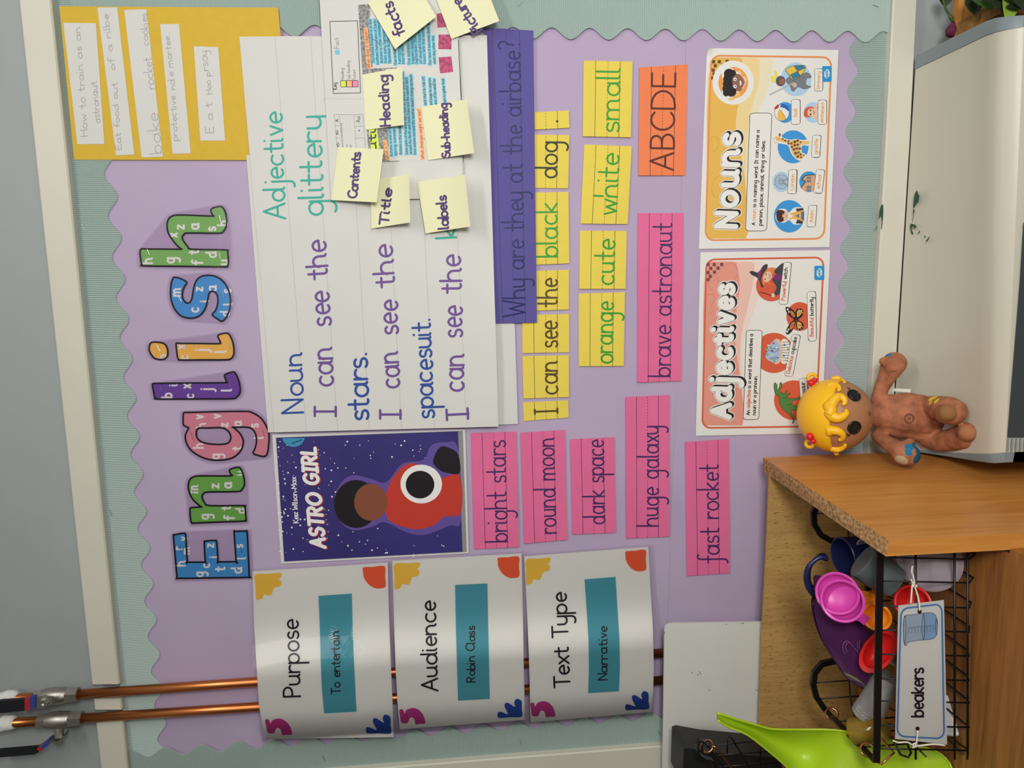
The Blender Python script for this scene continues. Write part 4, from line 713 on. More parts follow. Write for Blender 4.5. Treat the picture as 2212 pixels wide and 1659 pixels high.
pic(adj, 'clip art orange butterfly', [('f', TERR, pc(J1, 1370, 905, 160, 172, 36)), ('f', K, W4("1200,795 1250,800 1320,860 1325,935 1270,920 1215,860")), ('f', K, W4("1330,820 1390,810 1415,850 1390,910 1335,940 1320,890")), ('f', K, W4("1325,950 1290,1060 1240,1115 1205,1110 1215,1050 1270,970")), ('f', K, W4("1335,950 1395,975 1415,1010 1400,1060 1350,1070 1325,1020")), ('f', I('wing_orange', 206, 120, 66), W4("1255,835 1300,860 1312,910 1275,900")), ('f', I('wing_orange', 206, 120, 66), W4("1310,965 1290,1040 1250,1060 1260,1000")), ('f', I('wing_amber', 222, 168, 78), W4("1340,840 1385,830 1395,860 1340,915")), ('f', I('wing_amber', 222, 168, 78), W4("1340,970 1385,985 1390,1030 1345,1050"))] + [('f', WH, pc(J1, a, b, r, r*1.2, 8)) for a, b, r in ((1225, 820, 12), (1240, 850, 10), (1220, 1085, 12), (1235, 1060, 10), (1395, 830, 5), (1405, 860, 5), (1400, 1030, 5), (1385, 1055, 5), (1360, 820, 5), (1350, 1062, 5))] + [('l', K, J1("1270,905 1310,870"), .7), ('l', K, J1("1265,1010 1310,1000"), .7), ('l', K, J1("1345,880 1385,850"), .7), ('l', K, J1("1345,1005 1388,1010"), .7), ('l', K, J1("1300,942 1360,940"), 2.2), ('l', I('feeler', 190, 130, 80), J1("1355,940 1400,938"), 1.2)], jd)
pic(adj, 'clip art iced cupcake with sprinkles', [('f', TERR, pc(J1, 1060, 1340, 238, 240, 40)), ('f', WH, W4("1150,1190 1240,1210 1250,1420 1150,1460")), ('f', I('sponge', 224, 186, 150), W4("1070,1185 1130,1185 1165,1280 1150,1420 1095,1475 1070,1450 1130,1330")), ('f', I('icing', 160, 186, 214), W4("960,1360 980,1290 1060,1190 1110,1220 1140,1290 1120,1410 1075,1460 1000,1430 965,1400"))] + [('f', I(n, *c), pc(J1, a, b, 13, 13, 10)) for n, c, a, b in (('dot_red', (178, 66, 82), 1055, 1225), ('dot_green', (110, 170, 90), 1020, 1270), ('dot_red', (178, 66, 82), 1040, 1312), ('dot_cream', (226, 196, 160), 1047, 1365), ('dot_green', (110, 170, 90), 1067, 1435), ('dot_cream', (226, 196, 160), 998, 1418), ('dot_green', (110, 170, 90), 965, 1300), ('dot_red', (178, 66, 82), 972, 1325), ('dot_cream', (226, 196, 160), 992, 1250), ('dot_green', (110, 170, 90), 985, 1358), ('dot_white', (226, 224, 218), 1095, 1282), ('dot_red', (178, 66, 82), 955, 1355))] + [('l', K, J1([(1160, y), (1245, y+(y-1310)*.12)]), .7) for y in range(1215, 1450, 30)] + [('f', I('ball_blue', 40, 100, 180), pc(J1, 1185, 1245, 12, 12, 6)), ('f', I('dot_green', 110, 170, 90), pc(J1, 1230, 1295, 12, 12, 6)), ('f', I('ball_blue', 40, 100, 180), pc(J1, 1180, 1372, 12, 12, 6)), ('l', K, W4("980,1290 1060,1330 1120,1290")[:9], .6), ('l', K, W4("1000,1420 1060,1390 1120,1400")[:9], .6)], jd)
pic(adj, 'clip art green dinosaur', [('f', TERR, pc(J2, 1300, 910, 238, 238, 40)), ('f', I('dino', 84, 128, 66), sm(J2("1060,730 1075,700 1100,730 1100,765 1125,760 1130,710 1150,697 1158,740 1130,800 1180,830 1215,790 1220,800 1200,840 1250,825 1250,840 1215,870 1270,890 1340,880 1375,860 1375,890 1340,905 1290,915 1275,960 1330,975 1345,1010 1340,1030 1260,1030 1290,1090 1305,1140 1290,1185 1280,1185 1290,1140 1240,1080 1170,1020 1130,950 1120,870 1075,830"), 3)), ('c', K, sm(J2("1060,730 1075,700 1100,730 1100,765 1125,760 1130,710 1150,697 1158,740 1130,800 1180,830 1215,790 1220,800 1200,840 1250,825 1250,840 1215,870 1270,890 1340,880 1375,860 1375,890 1340,905 1290,915 1275,960 1330,975 1345,1010 1340,1030 1260,1030 1290,1090 1305,1140 1290,1185 1280,1185 1290,1140 1240,1080 1170,1020 1130,950 1120,870 1075,830"), 3), .7), ('l', K, sm(J2("1160,880 1190,885 1225,870"), 3, False), .7), ('l', K, sm(J2("1225,965 1275,960"), 3, False), .7), ('f', WH, pc(J2, 1105, 770, 8, 6, 6))], jd)
# ------------------------------------------------------------------ copper pipes with valves
COP = mat('copper', (226, 140, 84), .34, .5, 1., noise=.35, nscale=30, stretch=(1, 1, .12)); CHR = mat('chrome', (186, 182, 172), .42, .5, 1., noise=.15, nscale=80)
RUB = mat('black_rubber', (24, 24, 30), .45); REDB = mat('red_plastic', (170, 40, 44), .4); BLUB = mat('blue_plastic', (48, 66, 140), .4); FOAM = mat('white_foam', (222, 222, 216), .9, .1, bump=.6, bscale=120)
V_ = Zm(0, 1200, 3.614)
def pipe(y0, sl, xs, label, side):
    ax = lambda x, d=17: at(x, y0-sl*x, d)
    t = thing('copper_pipe', label, 'pipe', ax(400))
    mb = MB(); mb.tube([ax(-90), ax(xs[0])], .0074, n=20); mb.tube([ax(xs[3]), ax(500), ax(1000), ax(1460)], .0074, n=20); mb.build('pipe', COP, t, smooth='all')
    d = (ax(300)-ax(0)).normalized(); o = ax(0); L = lambda x: (ax(x)-o).length
    a, b, c, e = (L(x) for x in xs)
    mb = MB(); mb.lathe(o, d, [(b-.002, 0), (b-.002, .0105), (b+.004, .0125), ((b+c)/2-.006, .0128), ((b+c)/2, .0135), ((b+c)/2+.006, .0128), (c-.004, .0125), (c+.002, .0105), (c+.002, 0)], n=28); mb.build('valve_body', CHR, t, smooth=True)
    for p, q in ((a, b), (c, e)):
        mb = MB(); mb.lathe(o, d, [(p, 0), (p, .0105), (p+.001, .0122), (q-.001, .0122), (q, .0105), (q, 0)], n=6); mb.build('compression_nut', CHR, t)
    mb = MB(); P = ax(xs[0]) if side == 'front' else ax(14)
    for k in range(7): q = ax(-6+5*k) ; mb.ball(q+Vector((random.uniform(-.004, .004), .002, random.uniform(-.002, .002))), random.uniform(.009, .012), nu=10, nv=7)
    mb.build('foam_filler', FOAM, t, smooth='all')
    if side == 'front':
        m = at(98, 1505, 17); mb = MB(); mb.tube([m, at(97, 1517, 46)], .0062, n=12); mb.build('valve_stem', CHR, t, smooth=True)
        mb = MB(); f = [at(*p, 46) for p in V_("410,1105 405,1160 330,1195 275,1190 275,1105 340,1100")]; mb.prism(f, [p+Vector((0, .003, 0)) for p in f]); mb.lathe(at(95, 1517.5, 46), (0, -1, 0), [(0, .0065), (.004, .0065), (.004, .003), (.002, 0)], n=6); lv = mb.build('lever_handle', CHR, t)
        for nm, m_, s in (('blue_band', BLUB, "275,1105 235,1103 235,1200 275,1192"), ('red_band', REDB, "235,1103 192,1118 192,1210 235,1200"), ('handle_grip', RUB, "192,1125 0,1140 -60,1148 -60,1238 0,1232 192,1212")):
            mb = MB(); f = [at(*p, 48) for p in V_(s)]; mb.prism(f, [p+Vector((0, .007, 0)) for p in f]); mb.build(nm, m_, lv)
    else:
        mb = MB(); mb.tube([ax(126), at(128, 1592, 22)], .0068, n=12); mb.build('valve_stem', CHR, t, smooth=True)
        mb = MB(); mb.tube([at(*p, 24) for p in V_("520,1385 500,1420 460,1440 400,1432")], 1, flat=(.0016, .008), up=(1, 0, 0)); mb.lathe(at(128, 1600, 24), (-1, 0, -.05), [(0, .006), (.004, .006), (.004, 0)], n=6); lv = mb.build('lever_handle', CHR, t)
        for nm, m_, s in (('blue_band', BLUB, "402,1432 345,1480"), ('red_band', REDB, "345,1480 315,1500"), ('handle_grip', RUB, "318,1498 290,1515 0,1540 -80,1550")):
            mb = MB(); mb.tube([at(*p, 25) for p in V_(s)], 1, flat=(.0028, .008), up=(1, 0, 0)); mb.build(nm, m_, lv)
    return t
pipe(1511.8, .0708, (75, 94, 144, 170), 'right copper heating pipe with a valve whose lever faces forward', 'front')
pipe(1563.2, .0657, (82, 102, 150, 178), 'left copper heating pipe with a valve whose bent lever points left', 'left')
# ------------------------------------------------------------------ whiteboard, shelf unit
MEL = mat('melamine_white', (214, 213, 204), .3, .5, noise=.03, nscale=5)
mb = MB(); f = [at(x, y, 40) for x, y in ((1455, 1347), (1446, 1348), (1438, 1353), (1435.5, 1361), (1433.5, 1500), (1430, 1720), (1690, 1720), (1690, 1343))]; mb.prism(f, [p+Vector((0, .004, 0)) for p in f])
wbd = mb.build('whiteboard', MEL, **T('white dry wipe board leaning behind the wooden shelf unit', 'whiteboard'))
mb = MB()
for P in (Q_("1500,940 1508,950"), Q_("1555,935 1562,945 1572,958"), Q_("1540,962 1552,958"), Q_("1630,1070 1637,1076"), Q_("1980,1070 1990,1078"), Q_("1870,578 1890,575"), Q_("1755,582 1762,584"), Q_("1298,640 1296,655")): ribbon(mb, P, 1.3, 0, flat(40), 1)
mb.build('pen_marks', ink('pen_grey', (112, 112, 108)), wbd)
OAK = wood('oak_back', (192, 152, 90), (166, 128, 72), 2, 3, 40, .55, .8); BEE = wood('beech_side', (202, 138, 66), (176, 112, 46), 2, 2.2, 22, .35); SHW = wood('pine_shelf', (162, 106, 50), (116, 70, 28), 0, 3, 22, .5)
CHIP = mat('chipboard', (176, 138, 94), .85, .1, noise=.6, nscale=240, bump=.6, bscale=400)
A1, A2, B1, B2 = at(1648, 988, 42), at(1650, 1019, 42), at(1920, 1167, 370), at(1913, 1202, 370)
unit = thing('shelf_unit', 'open wooden shelf unit with raw chipboard edge holding the wire baskets', 'shelf unit', ((A1.x-.25), -.2, .83))
mb = MB(); zb = .52; lo = lambda p: Vector((p.x, p.y, zb)); n_ = Vector((0, -.0012, 0))
mb.add([A1, B1, lo(B1), lo(A1)], [(0, 3, 2, 1)], 0); mb.add([A2, B2, lo(B2), lo(A2)], [(0, 1, 2, 3)], 0); mb.add([B1, B2, lo(B2), lo(B1)], [(0, 1, 2, 3)], 0); mb.add([A1, A2, lo(A2), lo(A1)], [(0, 1, 2, 3)], 0); mb.add([lo(A1), lo(B1), lo(B2), lo(A2)], [(0, 1, 2, 3)], 0)
u_ = (B1-A1).normalized(); mb.add([A1, A2, B2, B1], [(0, 1, 2, 3)], 1)
mb.build('side_panel', [BEE, CHIP], unit)
mb = MB(); f = [at(1662, 1022, 60), at(1655, 1199, 60), at(1647, 1345, 60), at(1634, 1720, 60)]; f2 = [Vector((p.x, p.y, .82)) for p in reversed(f)]; f = f+f2; mb.prism(f, [p+Vector((0, .004, 0)) for p in f]); mb.build('back_panel', OAK, unit)
mb = MB(); sp = [Vector((x, y, .828)) for x, y in ((-1.05, -.062), (-.352, -.062), (-.352, -.371), (-.345, -.3715), (-.345, -.56), (-1.05, -.56))]; mb.prism(sp, [p-Vector((0, 0, .02)) for p in sp]); mb.build('shelf_board', SHW, unit)
mb = MB(); mb.box((-1.05, -.545, 0), (-1.03, -.065, .808)); mb.box((-.385, -.545, 0), (-.365, -.39, .808)); mb.build('leg_panel', BEE, unit)
# ------------------------------------------------------------------ wire basket of beakers
WIRE = mat('black_wire', (14, 14, 15), .4, .5); ROSEG = mat('rose_gold', (206, 140, 104), .2, .5, 1.); STR = mat('white_string', (226, 220, 202), .9, .1, bump=.5, bscale=500)
FD, BD = 330, 150
bk = thing('wire_basket', 'black wire basket with rose gold handle full of plastic beakers and scoops', 'basket', at(2095, 1420, 240)-Vector((0, 0, .0)))
fl, frt = at(1893, 1646, FD), at(1901, 1185, FD)
bl_ = [at(*p, BD) for p in ((1783, 1534), (1763, 1505), (1756, 1478), (1760, 1452), (1775, 1434), (1800, 1428), (1845, 1424), (1868, 1405), (1874, 1380), (1876, 1300), (1872, 1215), (1862, 1185), (1830, 1172), (1795, 1168), (1772, 1155), (1758, 1132), (1757, 1108), (1768, 1085))]
mb = MB(); bar = [bl_[0]+(fl-bl_[0])*k/4 for k in range(5)]
def flatbar(mb, P, up, a=.0046, b=.0013): mb.tube(P, 1, flat=(a, b), up=up)
flatbar(mb, [fl+Vector((0, 0, .0)), frt], (0, 0, 1)); flatbar(mb, bar, (0, .5, 1)); mb.tube(bl_, 1, flat=(.0046, .0013), up=(0, -.55, .83)) if 0 else None
rows = []
for i, p in enumerate(bl_):
    t = (bl_[min(i+1, len(bl_)-1)]-bl_[max(i-1, 0)]).normalized(); w = Vector((0, -1, 0)).cross(t).normalized(); rows.append([p+w*.0042+Vector((0, .003, 0)), p-w*.0042+Vector((0, .003, 0)), p-w*.0042-Vector((0, .003, 0)), p+w*.0042-Vector((0, .003, 0))])
mb.grid(rows, 0, True); br = bl_[-1]; flatbar(mb, [br, Vector((frt.x, frt.y, frt.z))], (0, .5, 1)); mb.build('rim_band', WIRE, bk)
mb = MB(); zf = .8325; wr = .0012
fb = lambda y: at(2094, y, FD)
for y in (1204, 1255, 1309, 1361, 1413, 1466, 1514, 1567, 1617):
    top = at(1903, y, FD); bot = fb(y+4); mb.tube([top, bot, Vector((bot.x*.995, -.32, zf)), Vector((bot.x, -BD/1000-.01, zf)), Vector((bot.x, -BD/1000, zf+.006))], wr, n=6)
for x in (1978, 2062, 2090): mb.tube([at(x, 1190, FD+1), at(x, 1640, FD+1)], wr*1.3, n=6)
mb.build('front_grid', WIRE, bk, smooth='all')
mb = MB()
for x, k in ((1836, .28), (1905, .62), (1960, .92)):
    pk = at(x-2, 1462, BD); z = pk.z; pl = at(x, 1495, BD); mb.tube([at(x-4, 1130, BD), pk, pl, Vector((pl.x-.016, pl.y-.012, z)), Vector((fl.x+.004, -FD/1000+.06, z-.004)), Vector((fl.x+.002, -FD/1000, z-.006))], wr, n=6)
for p in ((1758, 1475), (1765, 1510)): q = at(*p, BD); mb.tube([q, Vector((q.x, q.y, zf))], wr, n=6)
for k in (.25, .5, .75): q = bar[0]+(fl-bar[0])*k; mb.tube([q, Vector((q.x, q.y, zf+.004))], wr, n=6)
for p in ((1757, 1110), (1875, 1300), (1875, 1250), (1875, 1350)): q = at(*p, BD); mb.tube([q, Vector((q.x, q.y, zf))], wr, n=6)
mb.tube([at(1940, 1588, 315), at(1958, 1604, 320), at(1968, 1626, 325), at(1962, 1636, 325), at(1945, 1630, 325), at(1925, 1590, 310)], wr*1.3, n=6)
mb.build('side_grid', WIRE, bk, smooth='all')
hd = MB()
def ring(mb, c, r, ax, t=.0017): mb.grid([[c+(u*math.cos(q)+v*math.sin(q))*(r+t*math.cos(w))+ax*(t*math.sin(w)) for w in [2*math.pi*k/8 for k in range(8)]] for u, v in [(ax.cross(Vector((0, 0, 1))).normalized(), ax.cross(ax.cross(Vector((0, 0, 1)))).normalized())] for q in [2*math.pi*k/24 for k in range(25)]], 0, True)
bd = (fl-bar[0]).normalized()
for k in (.09, .8):
    c = bar[0]+(fl-bar[0])*k; ring(hd, c+Vector((0, 0, -.004)), .0085, (bd+Vector((.9, 0, .2))).normalized())
hd.tube([at(1793, 1550, 165), at(1812, 1563, 185), at(1824, 1570, 200), at(1860, 1607, 265), at(1905, 1598, 300), at(1931, 1626, 318), at(1904, 1650, 325), at(1872, 1632, 305)], .0017, n=8); hd.build('carry_handle', ROSEG, bk, smooth='all')
# ------------------------------------------------------------------ things in the basket
S6 = Zm(1700, 1150, 5.53); S7 = Zm(1700, 1359, 5.53)
def cup(name, label, cat, m, c, ax, R0, R1, h, th=.0012, lip=.0008, closed=True, n=36, rings=()):
    """open cup: c = centre of the mouth, ax points from mouth to base"""
    mb = MB(); pr = [(h-th, 0), (h-th, R1-th), (.001, R0-th), (0, R0-th), (-.0004, R0), (.0005, R0+lip), (.0025, R0+lip), (.003, R0)]
    for t in rings: r = R0+(R1-R0)*t/h; pr += [(t-.0012, r), (t, r+.001), (t+.0012, r)]
    pr += [(h-.002, R1), (h, R1-.002), (h, 0)]; mb.lathe(c, ax, pr, 0, n); return mb.build(name, m, smooth=True, **T(label, cat))
def bowl(c, ax, R, depth, th=.0012, mi=0, mb=None, asp=1., ref=None):
    mb = mb or MB(); N = 9; ax = Vector(ax).normalized()
    pr = [(0, R+.0022), (.0014, R+.0022)]+[(.0014+(depth)*math.sin(a), R*math.cos(a)) for a in [math.pi/2*k/N for k in range(N+1)]]
    inn = [(0, R+.0022), (-.0006, R+.0008), (0, R-th)]+[((depth-th)*math.sin(a), (R-th)*math.cos(a)) for a in [math.pi/2*k/N for k in range(1, N+1)]]
    mb.lathe(c, ax, pr, mi, 32, ref); mb.lathe(c, ax, inn, mi, 32, ref); return mb
toC = lambda p: (EYE-p).normalized()
def clearp(name, tint, haze):
    m = film(name, tint, .1, 1.45, .1); nt = m.node_tree; mx = nt.nodes.new('ShaderNodeMixShader'); mx.inputs[0].default_value = haze; df = nt.nodes.new('ShaderNodeBsdfDiffuse'); df.inputs[0].default_value = (*lin(tint), 1)
    out = next(n for n in nt.nodes if n.type == 'OUTPUT_MATERIAL'); src = out.inputs[0].links[0].from_socket; nt.links.new(src, mx.inputs[1]); nt.links.new(df.outputs[0], mx.inputs[2]); nt.links.new(mx.outputs[0], out.inputs[0]); return m
NAVYP = mat('navy_plastic', (28, 34, 74), .3, .5); PINKP = mat('pink_plastic', (206, 64, 164), .35, .5); ORGP = mat('orange_plastic', (240, 140, 30), .4, .4); REDP = mat('red_silicone', (214, 36, 34), .4, .4); GRYP = mat('grey_plastic', (86, 94, 96), .4, .4, noise=.12, nscale=60)
PURP_ = mat('purple_clear_plastic', (92, 44, 96), .12, .5, trans=.35, ior=1.3); CLEAR = clearp('clear_plastic', (232, 232, 228), .2); YELC = clearp('yellow_clear_plastic', (222, 196, 84), .2); LAVP = mat('cloudy_plastic', (166, 152, 162), .3, .4, alpha=.72); WHP = mat('white_plastic', (206, 202, 198), .4)
c = at(1820, 1203, 215); cup('measuring_jug', 'navy blue plastic jug with loop handle tucked under the panel edge', 'jug', NAVYP, c, (.05, .12, -1), .027, .022, .062)
mb = MB(); mb.tube(sm([tuple(at(*p, 226)) for p in S6("470,300 380,300 270,400 240,520 262,640 340,740 400,770")], 4, False), 1, flat=(.0056, .003), up=(0, -.7, .7)); mb.build('jug_handle', NAVYP, bpy.data.objects['measuring_jug'], smooth='all')
c = at(*S6([(660, 820)])[0], 287); a = -(toC(c)+Vector((-.1, 0, .15))).normalized(); mb = bowl(c, a, .0255, .022)
c2 = at(*S6([(600, 730)])[0], 277); bowl(c2, a, .0255, .012, mb=mb); mb.tube([at(*p, 286) for p in S6("800,985 880,1010 950,1060")], 1, flat=(.0016, .006), up=(0, -1, 0)); mb.build('measuring_scoop', PINKP, smooth=True, **T('two nested magenta pink scoops lying in the basket', 'scoop'))
c = at(*S6([(1070, 1010)])[0], 290); mb = bowl(c, -(toC(c)+Vector((-.3, 0, .1))).normalized(), .0165, .016); mb.tube([at(*p, 264) for p in S6("900,740 950,860 1010,960")], [.008, .010, .012], n=14); mb.tube([at(*p, 264) for p in S6("1000,740 1020,860 1050,960")], [.010, .012, .012], n=14); mb.build('measuring_scoop', ORGP, smooth=True, **T('small orange scoop beside the pink scoop', 'scoop'))
c = at(*S7([(1090, 265)])[0], 292); mx = (at(*S7([(1250, 60)])[0], 296)-at(*S7([(940, 460)])[0], 280)); mb = MB(); N = 9
def dish(mb, c, ax, e1, e2, depth, w=.0025):
    ax = ax.normalized(); rows = []
    for s, t in ((1+w/e2.length, -.001), (1+w/e2.length, .003), (1, .003)): rows.append((s, t))
    rows += [(math.cos(q), .003+depth*math.sin(q)) for q in [math.pi/2*k/N for k in range(1, N+1)]]
    O = [[c+(e1*math.cos(q)+e2*math.sin(q))*s+ax*t for q in [2*math.pi*k/32 for k in range(32)]] for s, t in rows]
    I_ = [[c+(e1*math.cos(q)+e2*math.sin(q))*s*.93+ax*(t-.0022) for q in [2*math.pi*k/32 for k in range(32)]] for s, t in rows[2:]]
    mb.grid([I_[0]]+[O[0]], 0, True); mb.grid(O, 0, True); mb.grid(I_, 0, True)
e1 = mx*.5; ax = -toC(c); e2 = ax.cross(e1).normalized()*.0155; dish(mb, c, ax+Vector((.25, 0, -.1)), e1, e2, .02); mb.build('measuring_scoop', REDP, smooth=True, **T('red oval scoop behind the basket front bar', 'scoop'))
c = at(*S6([(1500, 850)])[0], 312); mb = bowl(c, -(toC(c)+Vector((0, 0, .5))).normalized(), .021, .02); mb.build('measuring_scoop', REDP, smooth=True, **T('round red scoop behind the string of the beakers tag', 'scoop'))
p0, p1 = at(*S6([(900, 330)])[0], 268), at(*S6([(1290, 610)])[0], 285); mb = MB(); h = (p1-p0).length; mb.lathe(p0, p1-p0, [(0, 0), (0, .0235), (.002, .0255), (h*.5, .0245), (h, .021), (h, .019), (h-.004, .018), (h-.004, 0)], n=40); mb.build('plastic_cup', GRYP, smooth=True, **T('dark grey plastic cup tipped under the chipboard corner', 'cup'))
# purple measuring scoop with an embossed figure 2
pl = "395,700 345,830 340,940 365,1060 420,1240 520,1440 640,1620 700,1720 850,1830 960,1880"; L_ = S6(pl); R_ = S6("640,620 800,640 960,760 1080,900 1180,1080 1230,1250 1230,1420 1180,1600 1080,1800 1000,1890")
mb = MB(); rows = []
for (a, b) in zip(sm(L_, 3, False), sm(R_, 3, False)):
    rows.append([at(a[0]*(1-t)+b[0]*t, a[1]*(1-t)+b[1]*t, 242+17*math.sin(math.pi*t)**.8) for t in [k/12 for k in range(13)]])
mb.grid(rows); mb.grid([[p+Vector((0, .012+.03*math.sin(math.pi*j/12), 0)) for j, p in enumerate(r)] for r in rows]); mb.tube([r[0] for r in rows], .0014, n=6)
jug = mb.build('measuring_scoop', PURP_, smooth='all', **T('large translucent purple scoop embossed with the figure 2', 'scoop'))
mb = MB(); st, _ = layout("2")
num = lambda k, w: [at(1856-b*36*k-(1-k)*14, 1412-q*62*k-(1-k)*14, 262.5) for q, b in st[0][0]]
for k in (1, .72): mb.tube(num(k, 0), .00055, n=6)
mb.build('embossed_figure', mat('purple_edge', (124, 82, 132), .3), jug)
c = at(1872, 1545, 262); ax = at(1942, 1420, 285)-c; cup('plastic_beaker', 'clear plastic beaker lying on its side behind the beakers tag', 'beaker', CLEAR, c, ax, .0195, .017, .07, rings=(.007, .012))
c = at(*S7([(805, 1225)])[0], 262); ax = at(1915, 1572, 292)-c; cup('plastic_beaker', 'yellow tinted clear beaker by the rose gold handle', 'beaker', YELC, c, ax, .0185, .015, .045)
c = at(2008, 1212, 300); mb = MB(); ax = -toC(c); mb.lathe(c, ax, [(0, 0), (0, .036), (.002, .0385), (.012, .039), (.03, .034), (.03, 0)], n=40); mb.build('plastic_tub', LAVP, smooth=True, **T('cloudy mauve plastic tub behind the basket wires below the panel', 'tub'))
c = at(1866, 1186, 240); cup('plastic_cup', 'pale lavender cup rim peeping under the chipboard edge', 'cup', LAVP, c, (0, .3, -1), .013, .011, .03)
c = at(1930, 1418, 285); cup('plastic_cup', 'white cup showing between red scoop and tag', 'cup', WHP, c, (.1, .5, -1), .013, .011, .03)
c = at(2050, 1545, 296); mb = MB(); mb.lathe(c, -toC(c), [(0, 0), (0, .024), (.002, .026), (.02, .024), (.02, 0)], n=32); mb.build('plastic_tub', WHP, smooth=True, **T('white tub low in the basket behind the tag', 'tub'))
# ------------------------------------------------------------------ beakers tag
TD = flat(338); tq = [(1933.6, 1596), (1940.5, 1308), (2039, 1296), (2046, 1608.6)]
tag = sheet('label_tag', mat('card_white', (220, 218, 212), .6, .3), tq, lambda x, y: 338, .3, **T('laminated white tag reading beakers tied to the basket with string', 'tag'))
mb = MB(); ribbon(mb, rrect([(1938, 1590.5), (1946.5, 1315), (2034.5, 1304.5), (2039.5, 1596)], .17, 6, .35), 4, 0, TD, 1, True); mb.build('printed_border', ink('tag_blue', (84, 134, 186)), tag)
mb = MB(); txt(mb, "beakers", (1994.5, 1548), (1994.5, 1442), 25, 4.4, 0, TD, 2, .7); mb.build('lettering', TXT, tag)
bo = S6("1410,998 1470,988 1630,965 1720,960 1770,985 1795,1050 1797,1130 1790,1215 1760,1262 1700,1280 1560,1290 1450,1312 1428,1345 1410,1350 1395,1300 1390,1100"); mb = MB()
fill(mb, bo, 0, TD, 1); fill(mb, S6("1632,968 1720,962 1770,985 1795,1050 1797,1130 1790,1215 1760,1262 1700,1280 1632,1286"), 1, TD, 2)
for P in (bo, S6("1410,998 1420,1080 1418,1250 1410,1350 1398,1300 1390,1150 1400,1020"), S6("1632,968 1645,1060 1645,1200 1632,1286 1615,1200 1615,1060"), S6("1780,1030 1795,1090 1795,1180 1785,1215 1775,1150 1775,1080")): ribbon(mb, sm(P, 2), .9, 2, TD, 3, True)
ribbon(mb, S6("1455,1140 1600,1122 1755,1110"), .6, 2, TD, 3)
for k in range(9): ribbon(mb, S6([(1455+k*37, 1140-k*3.6), (1455+k*37, 1210-k*4)]), .6, 2, TD, 3)
mb.build('beaker_picture', [ink('beaker_grey', (164, 180, 198)), ink('beaker_water', (138, 172, 206)), K], tag)
mb = MB(); fill(mb, ell(1986.6, 1321, 4.6, n=14), 0, TD, 4); fill(mb, ell(1982, 1574, 4.6, n=14), 0, TD, 4); mb.build('punched_hole', ink('hole_dark', (58, 20, 30)), tag)
mb = MB(); f = [(1926, 1603), (1932, 1306), (2048, 1289.5), (2055.5, 1619)]; fill(mb, f, 0, flat(339.2), 1); mb.build('laminate_film', film('tag_film', (250, 250, 250), .1, 1.3, .15), tag)
for L in ((S6, ("1500,400 1490,470 1510,530 1520,600 1515,650", "1480,560 1500,600 1530,640 1555,650", "1500,620 1490,700 1485,780 1480,850", "1520,630 1545,700 1570,790 1580,860 1585,935", "1485,660 1520,640 1550,630")), (S7, ("1265,1330 1330,1355 1430,1350 1490,1380 1530,1410", "1545,1400 1640,1385 1760,1375 1890,1390", "1560,1215 1555,1290 1545,1370 1530,1410", "1490,1385 1540,1365 1555,1400 1500,1415"))):
    mb = MB()
    for s in L[1]: mb.tube([at(*p, 343) for p in sm(L[0](s), 3, False)], .0011, n=6)
    mb.build('tie_string', STR, tag, smooth='all')
# ------------------------------------------------------------------ lime green scoop
up = [(1549, 1540), (1592, 1554), (1641, 1568), (1669, 1575), (1724, 1576), (1803, 1577), (1880, 1590), (1960, 1606), (2020, 1622), (2052, 1650), (2066, 1700)]
lw = [(1550, 1556), (1575, 1571), (1614, 1587), (1661, 1623), (1702, 1659), (1745, 1705), (1800, 1750), (1880, 1790), (1960, 1800), (2030, 1790), (2066, 1740)]
GRNP = mat('lime_plastic', (168, 200, 36), .35, .5); mb = MB(); rows = []
for k, (a, b) in enumerate(zip(sm(up, 3, False), sm(lw, 3, False))):
    x = k/30; dp = 30*math.sin(math.pi*min(1, x*1.15))**.7 if x < .45 else 30*math.exp(-((x-.45)/.07)**2)+6*0
    rows.append([at(a[0]*(1-t)+b[0]*t, a[1]*(1-t)+b[1]*t, 225+12*t+165*max(0, x-.42)**1.0-dp*math.sin(math.pi*t)**.8) for t in [j/14 for j in range(15)]])
mb.grid(rows); mb.grid([[p+Vector((0, .0022, 0)) for p in r] for r in rows]); mb.tube([r[0] for r in rows], .0016, n=8); mb.tube([r[-1] for r in rows], .0016, n=8)
mb.build('plastic_scoop', GRNP, smooth='all', **T('large lime green plastic scoop standing left of the beaker basket', 'scoop'))
# ------------------------------------------------------------------ second basket, lower left corner
R5 = Zm(1420, 1200, 3.614)
b2 = thing('wire_basket', 'second black wire basket cut off at the lower left corner', 'basket', at(1640, 1700, 150))
mb = MB(); P = [tuple(at(*p, 165)) for p in R5("560,1720 480,1600 420,1520 380,1470 345,1440 320,1445 310,1480 320,1540 370,1580 430,1600 460,1680 480,1760")]; P = [Vector(p) for p in sm(P, 3, False)]; rows = []
for i, p in enumerate(P):
    t = (P[min(i+1, len(P)-1)]-P[max(i-1, 0)]).normalized(); w = Vector((0, -1, 0)).cross(t).normalized(); q = Vector((0, .0045, 0)); rows.append([p+w*.0012+q, p-w*.0012+q, p-w*.0012-q, p+w*.0012-q])
mb.grid(rows, 0, True); mb.build('rim_band', WIRE, b2)
mb = MB()
for s in ("380,1490 600,1465 760,1450 900,1432", "440,1565 640,1545 860,1528 960,1520", "470,1650 700,1635 1000,1610", "760,1720 660,1560 590,1440 565,1410 548,1430 545,1540", "800,1440 805,1560 800,1700", "960,1420 965,1560 960,1700"): mb.tube([at(*p, 168) for p in R5(s)], .0013, n=6)
mb.build('side_grid', WIRE, b2, smooth='all')
